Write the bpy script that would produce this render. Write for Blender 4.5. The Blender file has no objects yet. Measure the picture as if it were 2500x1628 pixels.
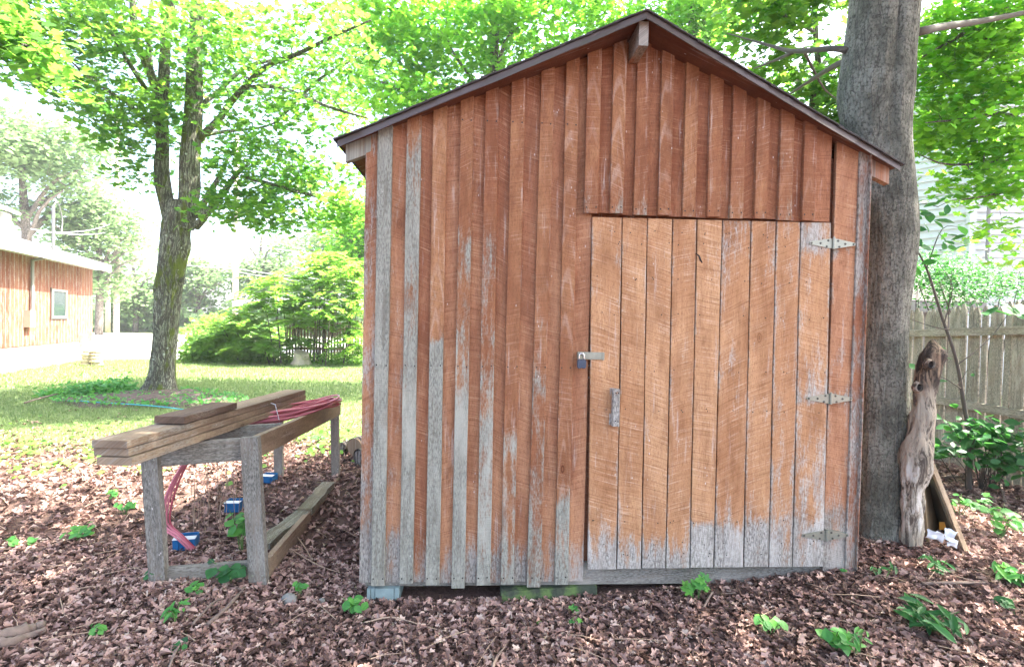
import bpy, math, random
import numpy as np
from mathutils import Vector, Matrix, noise

random.seed(7)
SC = bpy.context.scene
COL = SC.collection
R = math.radians
F = 1250.0                      # focal length in photo pixels (photo 2500 wide)

# ------------------------------------------------------------------ camera
cam_d = bpy.data.cameras.new('camera')
cam = bpy.data.objects.new('camera', cam_d)
COL.objects.link(cam)
cam_d.sensor_width = 36.0
cam_d.lens = 18.0
cam_d.clip_start = 0.05
cam_d.clip_end = 2000.0
EYE = Vector((0, 0, 1.5))
CR = Matrix.Rotation(R(90 - 1.2), 3, 'X') @ Matrix.Rotation(R(1.2), 3, 'Z')
cam.matrix_world = Matrix.Translation(EYE) @ CR.to_4x4()
SC.camera = cam

# ------------------------------------------------------------------ light
SUN_EL, SUN_AZ = 58.0, 14.0      # azimuth from +x towards +y
w = bpy.data.worlds.new('World')
SC.world = w
w.use_nodes = True
nt = w.node_tree
nt.nodes.clear()
sky = nt.nodes.new('ShaderNodeTexSky')
sky.sky_type = 'NISHITA'
sky.sun_disc = False
sky.sun_elevation = R(SUN_EL)
sky.sun_rotation = R(90 - SUN_AZ)
sky.air_density = 0.8
sky.dust_density = 5.0
sky.ozone_density = 0.5
bg = nt.nodes.new('ShaderNodeBackground')
bg.inputs['Strength'].default_value = 0.15
wo = nt.nodes.new('ShaderNodeOutputWorld')
nt.links.new(sky.outputs[0], bg.inputs[0])
nt.links.new(bg.outputs[0], wo.inputs[0])
sl = bpy.data.lights.new('sun', 'SUN')
sl.energy = 5.0
sl.angle = R(0.55)
sl.color = (1.0, 0.95, 0.86)
sun = bpy.data.objects.new('sun', sl)
COL.objects.link(sun)
sd = Vector((math.cos(R(SUN_EL)) * math.cos(R(SUN_AZ)), math.cos(R(SUN_EL)) * math.sin(R(SUN_AZ)), math.sin(R(SUN_EL))))
sun.rotation_euler = sd.to_track_quat('Z', 'Y').to_euler()
sun.location = (10, 2, 20)
SC.view_settings.view_transform = 'Standard'
SC.view_settings.look = 'None'
SC.view_settings.gamma = 1.0
SC.view_settings.exposure = 3.08
SC.cycles.max_bounces = 8
SC.cycles.diffuse_bounces = 5
SC.cycles.transmission_bounces = 5
SC.cycles.sample_clamp_indirect = 8.0

# ------------------------------------------------------------------ helpers
def ray(u, v):
    return CR @ Vector(((u - 1250) / F, -(v - 814) / F, -1))
def PY(u, v, y):
    d = ray(u, v)
    return EYE + d * (y / d.y)
def PG(u, v, z=0.0):
    d = ray(u, v)
    return EYE + d * ((z - EYE.z) / d.z)

def setp(o, label=None, cat=None, group=None, kind=None):
    if label: o['label'] = label
    if cat: o['category'] = cat
    if group: o['group'] = group
    if kind: o['kind'] = kind
    return o
def empty(name, loc, label=None, cat=None, group=None, M=None):
    o = bpy.data.objects.new(name, None)
    COL.objects.link(o)
    o.empty_display_size = 0.2
    if M is not None: o.matrix_world = M
    else: o.location = loc
    return setp(o, label, cat, group)

def nz(p, s, seed=0.0):
    return noise.noise(Vector((p[0] * s + seed, p[1] * s - seed, p[2] * s + seed * 0.37)))

class MB:
    def __init__(s):
        s.v, s.f, s.c, s.l, s.m = [], [], [], [], []
    def add(s, vs, fs, c=None, l=None, m=0):
        b = len(s.v)
        s.v += [tuple(p) for p in vs]
        n = len(vs)
        if c is None: c = (random.random(), 0, 0.5, 0.5)
        s.c += list(c) if isinstance(c, list) else [c] * n
        s.l += list(l) if l is not None else [tuple(p) for p in vs]
        s.f += [tuple(i + b for i in f) for f in fs]
        s.m += [m] * len(fs)
        return s
    def box(s, a, b, c=None, m=0):
        x0, y0, z0 = a; x1, y1, z1 = b
        vs = [(x, y, z) for z in (z0, z1) for y in (y0, y1) for x in (x0, x1)]
        fs = [(0, 2, 3, 1), (4, 5, 7, 6), (0, 1, 5, 4), (1, 3, 7, 5), (3, 2, 6, 7), (2, 0, 4, 6)]
        return s.add(vs, fs, c, None, m)
    def beam(s, p0, p1, wd, th, side=(1, 0, 0), seg=6, g=0.0, b=0.5, jit=0.0012, m=0, taper=1.0, rnd=None):
        """board along p0-p1, width wd along side, thickness th across"""
        p0, p1 = Vector(p0), Vector(p1)
        ax = (p1 - p0); L = ax.length; ax.normalize()
        sv = Vector(side); sv = (sv - ax * sv.dot(ax)).normalized()
        tv = ax.cross(sv)
        rr = random.random() if rnd is None else rnd
        vs, cs, ls, fs = [], [], [], []
        for i in range(seg + 1):
            t = i / seg
            k = 1 + (taper - 1) * t
            gg = g(t) if callable(g) else g
            c0 = p0.lerp(p1, t) + sv * random.uniform(-jit, jit) + tv * random.uniform(-jit, jit)
            for (a, d) in ((-1, -1), (1, -1), (1, 1), (-1, 1)):
                vs.append(c0 + sv * (a * wd * k / 2) + tv * (d * th * k / 2))
                cs.append((rr, gg, b, 0.5 + a * 0.5))
                ls.append((a * wd / 2 + d * th * 0.6, L * t, rr * 9))
        for i in range(seg):
            o = i * 4
            for k in range(4):
                a, d = o + k, o + (k + 1) % 4
                fs.append((a, d, d + 4, a + 4))
        fs.append((3, 2, 1, 0)); o = seg * 4; fs.append((o, o + 1, o + 2, o + 3))
        return s.add(vs, fs, cs, ls, m)
    def board(s, x0, x1, z0, top, y0, y1, g=0.0, b=0.5, rows=16, jit=0.0007, m=0, x0t=None, x1t=None, rnd=None):
        """upright board, front at y0, back y1, its top cut by top(x)"""
        rr = random.random() if rnd is None else rnd
        x0t = x0 if x0t is None else x0t; x1t = x1 if x1t is None else x1t
        vs, cs, ls, fs = [], [], [], []
        j0, j1 = random.uniform(0, 50), random.uniform(0, 50)
        for i in range(rows + 1):
            t = i / rows
            xa = x0 + (x0t - x0) * t + jit * 2 * noise.noise(Vector((j0, t * 6, 0))) + random.uniform(-.0004, .0004)
            xb = x1 + (x1t - x1) * t + jit * 2 * noise.noise(Vector((j1, t * 6, 0)))
            za = z0 + (top(xa) - z0) * t
            zb = z0 + (top(xb) - z0) * t
            yo = jit * 1.5 * noise.noise(Vector((j0, t * 4, 5)))
            e = min(0.0016, (xb - xa) * 0.2)
            for (x, y, z, a) in ((xa, y0 + yo + e, za, 0), (xa + e, y0 + yo, za, 0.03), (xb - e, y0 + yo, zb, 0.97), (xb, y0 + yo + e, zb, 1), (xb, y1, zb, 1), (xa, y1, za, 0)):
                vs.append((x, y, z))
                gg = g(z) if callable(g) else g
                cs.append((rr, gg, b(z) if callable(b) else b, a))
                ls.append((x - x0 + (y - y0) * 0.5, z, rr * 9))
        for i in range(rows):
            o = i * 6
            for k in range(6):
                a, d = o + k, o + (k + 1) % 6
                fs.append((a, d, d + 6, a + 6))
        fs.append((5, 4, 3, 2, 1, 0)); o = rows * 6; fs.append(tuple(o + k for k in range(6)))
        return s.add(vs, fs, cs, ls, m)
    def tube(s, pts, rad, seg=8, cap=True, c=None, m=0, rough=0.0):
        pts = [Vector(p) for p in pts]
        n = len(pts)
        if not hasattr(rad, '__len__'): rad = [rad] * n
        vs, fs = [], []
        up = Vector((0, 0, 1))
        d0 = (pts[1] - pts[0]).normalized()
        a = d0.cross(Vector((1, 0.13, 0.02))) if abs(d0.x) < 0.9 else d0.cross(up)
        a.normalize()
        for i in range(n):
            d = (pts[min(i + 1, n - 1)] - pts[max(i - 1, 0)]).normalized()
            a = (a - d * a.dot(d)).normalized()
            b = d.cross(a)
            for k in range(seg):
                t = 2 * math.pi * k / seg
                q = pts[i] + (a * math.cos(t) + b * math.sin(t)) * rad[i]
                if rough:
                    q += (q - pts[i]) * rough * nz(q, 1.5 / max(rad[i], 0.02) * 0.4, 3.1)
                vs.append(q)
        for i in range(n - 1):
            for k in range(seg):
                k2 = (k + 1) % seg
                fs.append((i * seg + k, i * seg + k2, (i + 1) * seg + k2, (i + 1) * seg + k))
        if cap:
            fs.append(tuple(range(seg - 1, -1, -1)))
            fs.append(tuple((n - 1) * seg + k for k in range(seg)))
        return s.add(vs, fs, c, None, m)
    def build(s, name, mats, parent=None, smooth=False, off=None, kind=None):
        v = np.array(s.v, dtype=np.float64).reshape(-1, 3)
        if off is None and parent is not None and parent.type == 'EMPTY' and not getattr(parent, '_loc', False):
            off = s.parent_off(parent)
        if off is not None: v = v - np.array(off)
        me = bpy.data.meshes.new(name)
        me.from_pydata(v.tolist(), [], s.f)
        ca = me.color_attributes.new('brd', 'FLOAT_COLOR', 'POINT')
        ca.data.foreach_set('color', np.array(s.c, dtype=np.float32).ravel())
        la = me.attributes.new('luv', 'FLOAT_VECTOR', 'POINT')
        la.data.foreach_set('vector', np.array(s.l, dtype=np.float32).ravel())
        mats = mats if isinstance(mats, (list, tuple)) else [mats]
        for x in mats: me.materials.append(x)
        me.polygons.foreach_set('material_index', np.array(s.m, dtype=np.int32))
        if smooth: me.polygons.foreach_set('use_smooth', np.ones(len(me.polygons), dtype=bool))
        me.update()
        o = bpy.data.objects.new(name, me)
        COL.objects.link(o)
        if parent is not None: o.parent = parent
        return o
    def parent_off(s, p):
        if p.get('_local'): return None
        q = p
        while q.parent is not None: q = q.parent
        if q.get('_local'): return None
        return tuple(q.location)
def finish_local():
    for o in SC.objects:
        if '_local' in o: del o['_local']

def spline(pts, n):
    """Catmull-Rom through pts"""
    P = [Vector(p) for p in pts]
    P = [P[0] * 2 - P[1]] + P + [P[-1] * 2 - P[-2]]
    out = []
    m = len(P) - 3
    for i in range(n):
        t = i / (n - 1) * m
        k = min(int(t), m - 1); t -= k
        a, b, c, d = P[k:k + 4]
        out.append(0.5 * ((2 * b) + (c - a) * t + (2 * a - 5 * b + 4 * c - d) * t * t + (3 * b - a - 3 * c + d) * t ** 3))
    return out
def lerpl(vals, n):
    return list(np.interp(np.linspace(0, 1, n), np.linspace(0, 1, len(vals)), vals))

# ------------------------------------------------------------------ materials
class Mat:
    def __init__(s, name):
        s.m = bpy.data.materials.new(name); s.m.use_nodes = True
        s.t = s.m.node_tree; s.t.nodes.clear()
        s.out = s.t.nodes.new('ShaderNodeOutputMaterial')
    def n(s, typ, ins=None, **kw):
        x = s.t.nodes.new('ShaderNode' + typ)
        for k, v in kw.items(): setattr(x, k, v)
        for k, v in (ins or {}).items():
            i = x.inputs[k]
            if isinstance(v, bpy.types.NodeSocket): s.t.links.new(v, i)
            else:
                if i.type == 'RGBA' and len(v) == 3: v = (*v, 1)
                i.default_value = v
        return x
    def math(s, op, a, b=0.0, c=0.0, clamp=False):
        x = s.n('Math', {0: a, 1: b, 2: c}, operation=op, use_clamp=clamp); return x.outputs[0]
    def mix(s, f, a, b, blend='MIX'):
        x = s.t.nodes.new('ShaderNodeMix'); x.data_type = 'RGBA'; x.blend_type = blend
        for i, v in ((0, f), (6, a), (7, b)):
            if isinstance(v, bpy.types.NodeSocket): s.t.links.new(v, x.inputs[i])
            else:
                if i > 0 and len(v) == 3: v = (*v, 1)
                x.inputs[i].default_value = v
        return x.outputs[2]
    def ss(s, v, lo, hi):
        x = s.n('MapRange', {0: v, 1: lo, 2: hi, 3: 0.0, 4: 1.0}, interpolation_type='SMOOTHSTEP'); return x.outputs[0]
    def xyz(s, v):
        x = s.n('SeparateXYZ', {0: v}); return x.outputs
    def vec(s, x, y, z):
        return s.n('CombineXYZ', {0: x, 1: y, 2: z}).outputs[0]
    def vmul(s, v, sc):
        return s.n('VectorMath', {0: v, 1: sc}, operation='MULTIPLY').outputs[0]
    def noise(s, v, scale=1.0, detail=3.0, rough=0.55, dist=0.0):
        return s.n('TexNoise', {'Vector': v, 'Scale': scale, 'Detail': detail, 'Roughness': rough, 'Distortion': dist}).outputs[0]
    def voro(s, v, scale=1.0, **kw):
        return s.n('TexVoronoi', {'Vector': v, 'Scale': scale}, **kw).outputs
    def obj(s): return s.n('TexCoord').outputs['Object']
    def attr(s, name): return s.n('Attribute', attribute_name=name)
    def bump(s, h, strength=0.5, dist=0.01, normal=None):
        d = {'Height': h, 'Strength': strength, 'Distance': dist}
        if normal is not None: d['Normal'] = normal
        return s.n('Bump', d).outputs[0]
    def pbr(s, col, rough=0.8, normal=None, metal=0.0, spec=0.3, **kw):
        d = {'Base Color': col, 'Roughness': rough, 'Metallic': metal, 'Specular IOR Level': spec}
        if normal is not None: d['Normal'] = normal
        d.update(kw)
        b = s.n('BsdfPrincipled', d)
        s.t.links.new(b.outputs[0], s.out.inputs[0])
        return s.m

def wood(name, colA, colB, grey=(0.40, 0.39, 0.36), pale=(0.62, 0.44, 0.34), saw_amt=0.55, edge_amt=0.28, knots=0.5, bumpd=0.004, arch=0.0, gdark=0.35, sawf=150.0, patchy=1.0, streak=0.45):
    M = Mat(name)
    a = M.attr('brd'); r, g, b = [M.n('SeparateColor', {0: a.outputs['Color']}).outputs[i] for i in range(3)]
    e = a.outputs['Alpha']
    l = M.attr('luv').outputs['Vector']; x, z, _ = M.xyz(l)
    r37 = M.math('MULTIPLY', r, 37.0)
    slope = M.math('MULTIPLY', M.math('SUBTRACT', r, 0.5), 1.1)
    wob = M.noise(M.vec(M.math('MULTIPLY', x, 3.0), M.math('MULTIPLY', z, 0.9), r37), 1.0, 1.0)
    zz = M.math('ADD', z, M.math('MULTIPLY', x, slope))
    zz = M.math('ADD', zz, M.math('MULTIPLY', wob, 0.05))
    saw = M.noise(M.vec(M.math('MULTIPLY', x, 4.5), M.math('MULTIPLY', zz, sawf), r37), 1.0, 2.0, 0.6)
    warp = M.math('MULTIPLY', M.noise(M.vec(M.math('MULTIPLY', x, 5.0), M.math('MULTIPLY', z, 1.1), r37), 1.0, 1.0), 5.0)
    grain = M.noise(M.vec(M.math('ADD', M.math('MULTIPLY', x, 60.0), warp), M.math('MULTIPLY', z, 3.5), r37), 1.0, 3.0, 0.6)
    patch = M.noise(M.vec(M.math('MULTIPLY', x, 5.5), M.math('MULTIPLY', z, 1.3), r37), 1.0, 4.0, 0.6)
    patch2 = M.noise(M.vec(M.math('MULTIPLY', x, 16.0), M.math('MULTIPLY', z, 4.0), M.math('ADD', r37, 9.0)), 1.0, 5.0, 0.65)
    fine = M.noise(M.vec(M.math('MULTIPLY', x, 170.0), M.math('MULTIPLY', z, 45.0), r37), 1.0, 2.0, 0.6)
    hue = M.math('ADD', b, M.math('MULTIPLY', M.math('SUBTRACT', patch, 0.5), 2.0), clamp=True)
    col = M.mix(hue, colA, colB)
    col = M.mix(M.math('MULTIPLY', M.ss(grain, 0.62, 0.35), 0.16), col, (colA[0] * 0.45, colA[1] * 0.42, colA[2] * 0.4))
    if arch:
        wv = M.n('TexWave', {'Vector': M.vec(M.math('MULTIPLY', M.math('SUBTRACT', x, 0.03), 26.0), M.math('MULTIPLY', z, 1.3), r37), 'Scale': 1.0, 'Distortion': 4.0, 'Detail': 2.0, 'Detail Scale': 0.6}, wave_type='RINGS', rings_direction='Z').outputs[1]
        col = M.mix(M.math('MULTIPLY', M.ss(wv, 0.70, 0.98), M.math('MULTIPLY', M.ss(r, 0.35, 0.6), M.math('MULTIPLY', arch, M.ss(patch, 0.42, 0.6)))), col, (0.52, 0.40, 0.33))
        col = M.mix(M.math('MULTIPLY', M.ss(wv, 0.45, 0.1), arch * 0.35), col, (colA[0] * 0.5, colA[1] * 0.5, colA[2] * 0.5))
    sawm = M.math('MULTIPLY', M.ss(saw, 0.52, 0.72), M.ss(patch2, 0.35, 0.62))
    col = M.mix(M.math('MULTIPLY', sawm, saw_amt), col, pale)
    col = M.mix(M.math('MULTIPLY', M.ss(saw, 0.46, 0.3), saw_amt * 0.75), col, (colA[0] * 0.5, colA[1] * 0.42, colA[2] * 0.4))
    tone = M.noise(M.vec(M.math('MULTIPLY', x, 9.0), M.math('MULTIPLY', z, 2.6), M.math('ADD', r37, 3.0)), 1.0, 4.0, 0.65)
    col = M.mix(M.math('MULTIPLY', M.ss(tone, 0.52, 0.30), 0.5), col, (colA[0] * .55, colA[1] * .48, colA[2] * .45))
    col = M.mix(M.math('MULTIPLY', M.ss(tone, 0.54, 0.75), 0.45), col, (min(1, colB[0] * 1.3), colB[1] * 1.38, colB[2] * 1.4))
    stk = M.noise(M.vec(M.math('MULTIPLY', x, 42.0), M.math('MULTIPLY', z, 1.6), M.math('ADD', r37, 6.0)), 1.0, 4.0, 0.7)
    col = M.mix(M.math('MULTIPLY', M.math('MULTIPLY', M.ss(stk, 0.56, 0.70), M.ss(patch2, 0.42, 0.60)), streak), col, (0.58, 0.50, 0.44))
    col = M.mix(M.math('MULTIPLY', M.ss(fine, 0.50, 0.34), 0.35), col, (colA[0] * .5, colA[1] * .45, colA[2] * .4))
    # weathering to bare grey wood
    ed = M.math('ABSOLUTE', M.math('SUBTRACT', M.math('MULTIPLY', e, 2.0), 1.0))
    edm = M.math('MULTIPLY', M.ss(ed, 0.72, 1.0), edge_amt)
    val = M.math('ADD', g, M.math('MULTIPLY', M.math('SUBTRACT', patch2, 0.5), 1.15 * patchy))
    val = M.math('ADD', val, M.math('MULTIPLY', M.math('SUBTRACT', grain, 0.5), 0.45))
    val = M.math('ADD', val, M.math('MULTIPLY', M.math('SUBTRACT', fine, 0.5), 0.45))
    val = M.math('ADD', val, edm)
    mask = M.math('MULTIPLY', M.ss(val, 0.30, 0.68), 0.93)
    gcol = M.mix(M.ss(fine, 0.3, 0.65), (grey[0] * gdark, grey[1] * gdark, grey[2] * gdark), grey)
    gcol = M.mix(M.math('MULTIPLY', M.ss(grain, 0.55, 0.35), 0.6), gcol, (grey[0] * 0.45, grey[1] * 0.42, grey[2] * 0.40))
    gcol = M.mix(M.ss(patch, 0.45, 0.75), gcol, (grey[0] * 1.25, grey[1] * 1.22, grey[2] * 1.22))
    col = M.mix(mask, col, gcol)
    # white specks where the stain flaked off
    wh = M.voro(M.vec(M.math('MULTIPLY', x, 42.0), M.math('MULTIPLY', z, 20.0), r37), 1.0)[0]
    whm = M.math('MULTIPLY', M.ss(wh, 0.16, 0.08), M.ss(patch2, 0.56, 0.64))
    col = M.mix(M.math('MULTIPLY', whm, 0.7), col, (0.62, 0.56, 0.52))
    if knots:
        kv = M.voro(M.vec(M.math('MULTIPLY', x, 3.6), M.math('MULTIPLY', z, 1.7), r37), 1.0)[0]
        ring = M.n('TexWave', {'Vector': M.vec(kv, 0.0, 0.0), 'Scale': 14.0}, wave_type='BANDS').outputs[1]
        km = M.math('MULTIPLY', M.math('MAXIMUM', M.math('MULTIPLY', M.ss(kv, 0.20, 0.10), 0.45), M.ss(kv, 0.075, 0.05)), knots * 1.25, clamp=True)
        col = M.mix(km, col, M.mix(ring, (colA[0] * 0.35, colA[1] * 0.33, colA[2] * 0.3), (colA[0] * 0.8, colA[1] * 0.75, colA[2] * 0.7)))
    h = M.math('ADD', M.math('MULTIPLY', saw, 0.7), M.math('MULTIPLY', grain, 0.6))
    h = M.math('ADD', h, M.math('MULTIPLY', fine, 0.35))
    return M.pbr(col, 0.85, M.bump(h, 0.8, bumpd), spec=0.2)

def bark(name, c0, c1, moss=0.0, lichen=0.0, vs=2.2, hs=16.0, dark=(0.06, 0.05, 0.045), bd=0.03, soft=False):
    M = Mat(name)
    p = M.obj(); x, y, z = M.xyz(p)
    pp = M.vec(M.math('MULTIPLY', x, hs), M.math('MULTIPLY', y, hs), M.math('MULTIPLY', z, vs))
    wrp = M.noise(M.vmul(p, (5, 5, 2.5)), 1.0, 3.0)
    pv = M.vec(M.math('MULTIPLY_ADD', wrp, 5.0, M.math('MULTIPLY', x, hs * 2.0)), M.math('MULTIPLY_ADD', wrp, 5.0, M.math('MULTIPLY', y, hs * 2.0)), M.math('MULTIPLY_ADD', wrp, 2.5, M.math('MULTIPLY', z, vs * 1.25)))
    ve = M.voro(pv, 1.0, feature='DISTANCE_TO_EDGE')[0]
    nn1 = M.noise(pp, 1.0, 6.0, 0.68, 0.6)
    n1 = M.math('ADD', M.math('MULTIPLY', M.ss(ve, 0.0, 0.32), 0.0 if soft else 0.38), M.math('MULTIPLY', nn1, 1.0 if soft else 0.55))
    n2 = M.noise(p, 3.2, 4.0, 0.6)
    n3 = M.noise(M.vmul(p, (40, 40, 22)), 1.0, 3.0)
    col = M.mix(M.ss(n2, .36, .62), c0, c1)
    crack = M.ss(n1, 0.52, 0.34) if not soft else M.ss(n1, 0.47, 0.32)
    col = M.mix(M.math('MULTIPLY', crack, 0.85 if not soft else 0.55), col, dark)
    n4 = M.noise(M.vmul(p, (75, 75, 60)), 1.0, 4.0, 0.7)
    if soft:
        col = M.mix(M.math('MULTIPLY', M.ss(ve, 0.07, 0.0), M.math('MULTIPLY', M.ss(nn1, 0.42, 0.56), 0.8)), col, dark)
        n5 = M.noise(M.vmul(p, (9, 9, 30)), 1.0, 4.0, 0.7); col = M.mix(M.math('MULTIPLY', M.ss(n5, 0.56, 0.70), 0.5), col, dark)
    col = M.mix(M.math('MULTIPLY', M.ss(n4, 0.54, 0.36), 0.75), col, (c0[0] * .4, c0[1] * .4, c0[2] * .38))
    col = M.mix(M.math('MULTIPLY', M.ss(n3, 0.55, 0.75), 0.35), col, (c1[0] * 1.5, c1[1] * 1.5, c1[2] * 1.45))
    if moss:
        mm = M.noise(M.vmul(p, (3.2, 3.2, 1.1)), 1.0, 5.0, 0.65)
        lo = 0.66 - moss * 0.25
        col = M.mix(M.ss(mm, lo, lo + 0.08), col, M.mix(n3, (0.06, 0.085, 0.02), (0.15, 0.175, 0.04)))
    if lichen:
        vo = M.voro(p, 7.5, feature='F1')[0]
        nn = M.noise(p, 26.0, 2.0)
        lm = M.ss(M.math('ADD', vo, M.math('MULTIPLY', nn, 0.16)), 0.27 * lichen + 0.05, 0.2 * lichen)
        col = M.mix(M.math('MULTIPLY', lm, M.ss(n2, 0.42, 0.52)), col, (0.42, 0.47, 0.38))
    h = M.math('ADD', M.math('ADD', n1, M.math('MULTIPLY', n3, 0.25)), M.math('MULTIPLY', n4, 0.3))
    return M.pbr(col, 0.92, M.bump(h, 1.0, bd), spec=0.1)

def leafmat(name, c0, c1, t0, t1, tr=0.45, rough=0.45):
    M = Mat(name)
    a = M.attr('lc'); s = M.n('SeparateColor', {0: a.outputs['Color']}).outputs
    col = M.mix(s[0], c0, c1)
    tc = M.mix(s[0], t0, t1)
    n = M.noise(M.obj(), 30.0, 2.0)
    col = M.mix(M.math('MULTIPLY', n, 0.25), col, c0)
    d = M.n('BsdfPrincipled', {'Base Color': col, 'Roughness': rough, 'Specular IOR Level': 0.25})
    t = M.n('BsdfTranslucent', {'Color': tc})
    mx = M.n('MixShader', {0: tr, 1: d.outputs[0], 2: t.outputs[0]})
    M.t.links.new(mx.outputs[0], M.out.inputs[0])
    return M.m
def plain(name, col, rough=0.6, metal=0.0, var=0.25, sc=12.0, bump=0.15, spec=0.3):
    M = Mat(name)
    n = M.noise(M.obj(), sc, 4.0, 0.6)
    n2 = M.noise(M.obj(), sc * 7, 2.0, 0.6)
    c = M.mix(n, tuple(k * (1 - var) for k in col), tuple(min(1, k * (1 + var)) for k in col))
    return M.pbr(c, rough, M.bump(n2, bump, 0.003), metal, spec)

MT = {}
MT['siding'] = wood('stained_siding', (0.27, 0.105, 0.054), (0.44, 0.22, 0.117), pale=(0.56, 0.35, 0.21), saw_amt=0.55, grey=(0.335, 0.315, 0.275), edge_amt=0.12)
MT['upper'] = wood('upper_siding', (0.22, 0.078, 0.037), (0.315, 0.135, 0.068), pale=(0.46, 0.26, 0.15), saw_amt=0.5, grey=(0.36, 0.33, 0.29), edge_amt=0.1, patchy=0.8)
MT['batten'] = wood('weathered_batten', (0.25, 0.098, 0.047), (0.37, 0.185, 0.088), grey=(0.295, 0.30, 0.25), saw_amt=0.34, edge_amt=0.05, arch=0.28, knots=0.8, patchy=1.1, gdark=0.5)
MT['door'] = wood('door_planks', (0.36, 0.17, 0.08), (0.50, 0.28, 0.145), pale=(0.66, 0.47, 0.33), grey=(0.40, 0.385, 0.345), saw_amt=0.62, edge_amt=0.2, knots=0.55, sawf=130)
MT['greywood'] = wood('grey_lumber', (0.20, 0.17, 0.135), (0.34, 0.29, 0.23), grey=(0.25, 0.235, 0.20), pale=(0.36, 0.32, 0.26), saw_amt=0.2, edge_amt=0.2, knots=0.6)
MT['brownwood'] = wood('brown_lumber', (0.19, 0.135, 0.09), (0.36, 0.265, 0.175), grey=(0.29, 0.265, 0.225), pale=(0.36, 0.27, 0.18), saw_amt=0.2, edge_amt=0.15, knots=0.6)
MT['fencewood'] = wood('fence_wood', (0.21, 0.18, 0.13), (0.36, 0.32, 0.24), grey=(0.40, 0.37, 0.29), pale=(0.40, 0.38, 0.32), saw_amt=0.12, edge_amt=0.2, knots=0.35, bumpd=0.006)
MT['soffit'] = wood('soffit_board', (0.13, 0.048, 0.026), (0.20, 0.078, 0.042), saw_amt=0.1, edge_amt=0.0, knots=0, pale=(0.35, 0.2, 0.15))
MT['barn'] = wood('barn_siding', (0.15, 0.042, 0.023), (0.22, 0.088, 0.052), saw_amt=0.1, knots=0.3, patchy=0.6)
MT['nail'] = plain('nail_head', (0.03, 0.025, 0.022), 0.5, 0.3)
MT['screw'] = plain('tarnished_screw', (0.10, 0.095, 0.08), 0.5, 0.5, 0.3)
MT['drip'] = plain('drip_edge', (0.10, 0.078, 0.07), 0.45, 0.2, 0.2)
MT['galv'] = plain('galvanised_steel', (0.29, 0.29, 0.235), 0.42, 0.55, 0.2, 40)
MT['lockbody'] = plain('lock_body', (0.055, 0.068, 0.095), 0.4, 0.0, 0.2)
MT['chrome'] = plain('chrome_shackle', (0.65, 0.65, 0.65), 0.25, 0.9, 0.1)
MT['blueplastic'] = plain('blue_plastic', (0.02, 0.125, 0.29), 0.4, 0.0, 0.25, 30)
MT['white'] = plain('white_plastic', (0.5, 0.52, 0.53), 0.5, 0.0, 0.08)
def _pipe():
    M = Mat('red_tubing'); r_ = M.n('SeparateColor', {0: M.attr('brd').outputs['Color']}).outputs[0]
    return M.pbr(M.mix(r_, (0.34, 0.05, 0.075), (0.60, 0.21, 0.26)), .35, spec=.5)
MT['redpipe'] = _pipe()
MT['hose'] = plain('teal_hose', (0.04, 0.36, 0.42), 0.4, 0.0, 0.1)
MT['concrete'] = plain('concrete', (0.20, 0.26, 0.25), 0.9, 0, 0.3, 18, 0.6)
MT['rock'] = plain('rock', (0.17, 0.165, 0.15), 0.85, 0, 0.35, 14, 0.6)
MT['stick'] = plain('dead_stick', (0.17, 0.125, 0.10), 0.9, 0, 0.4, 30, 0.5)
MT['stalk'] = plain('dry_stalk', (0.34, 0.24, 0.17), 0.8, 0, 0.3, 30, 0.3)
MT['greenstem'] = plain('green_stem', (0.10, 0.17, 0.05), 0.6, 0, 0.3, 30, 0.2)
MT['whitehouse'] = plain('white_clapboard', (0.47, 0.50, 0.51), 0.55, 0, 0.03, 3, 0.1)
MT['palemetal'] = plain('pale_metal_roof', (0.13, 0.13, 0.135), 0.5, 0.1, 0.06, 2, 0.1)
MT['palewood'] = plain('pale_painted_trim', (0.40, 0.375, 0.35), 0.7, 0, 0.08, 6, 0.2)
MT['stone'] = plain('pale_fieldstone', (0.42, 0.36, 0.28), 0.9, 0, 0.3, 8, 0.5)
MT['foundation'] = plain('pale_foundation', (0.34, 0.33, 0.31), 0.9, 0, 0.08, 6, 0.4)
MT['pole'] = plain('utility_pole_wood', (0.36, 0.29, 0.25), 0.9, 0, 0.2, 5, 0.3)
MT['wire'] = plain('overhead_cable', (0.30, 0.30, 0.31), 0.5, 0, 0.05)
MT['darkroof'] = plain('dark_roofing', (0.06, 0.055, 0.05), 0.9, 0, 0.3, 14, 0.5)
MT['greypaint'] = plain('grey_paint', (0.20, 0.20, 0.20), 0.7, 0, 0.15, 8)
MT['paper'] = plain('paper', (0.74, 0.78, 0.82), 0.7, 0, 0.1, 20, 0.3)
MT['amber'] = plain('orange_sticker', (0.75, 0.33, 0.05), 0.6, 0, 0.1)
MT['barkL'] = bark('mossy_furrowed_bark', (0.16, 0.17, 0.12), (0.31, 0.315, 0.24), moss=0.55, lichen=0.8, bd=0.035)
MT['barkR'] = bark('smooth_grey_bark', (0.13, 0.13, 0.103), (0.285, 0.28, 0.23), moss=0.0, lichen=0.0, vs=2.6, hs=17.0, bd=0.05, soft=True)
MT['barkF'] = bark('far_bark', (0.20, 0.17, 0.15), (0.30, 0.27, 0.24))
MT['snag'] = bark('rotten_wood', (0.26, 0.20, 0.15), (0.44, 0.37, 0.30), vs=4.5, hs=9.0, dark=(0.035, 0.025, 0.02), bd=0.05)
MT['twig'] = plain('twig_bark', (0.085, 0.072, 0.06), 0.9, 0, 0.3, 20, 0.3)
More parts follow.
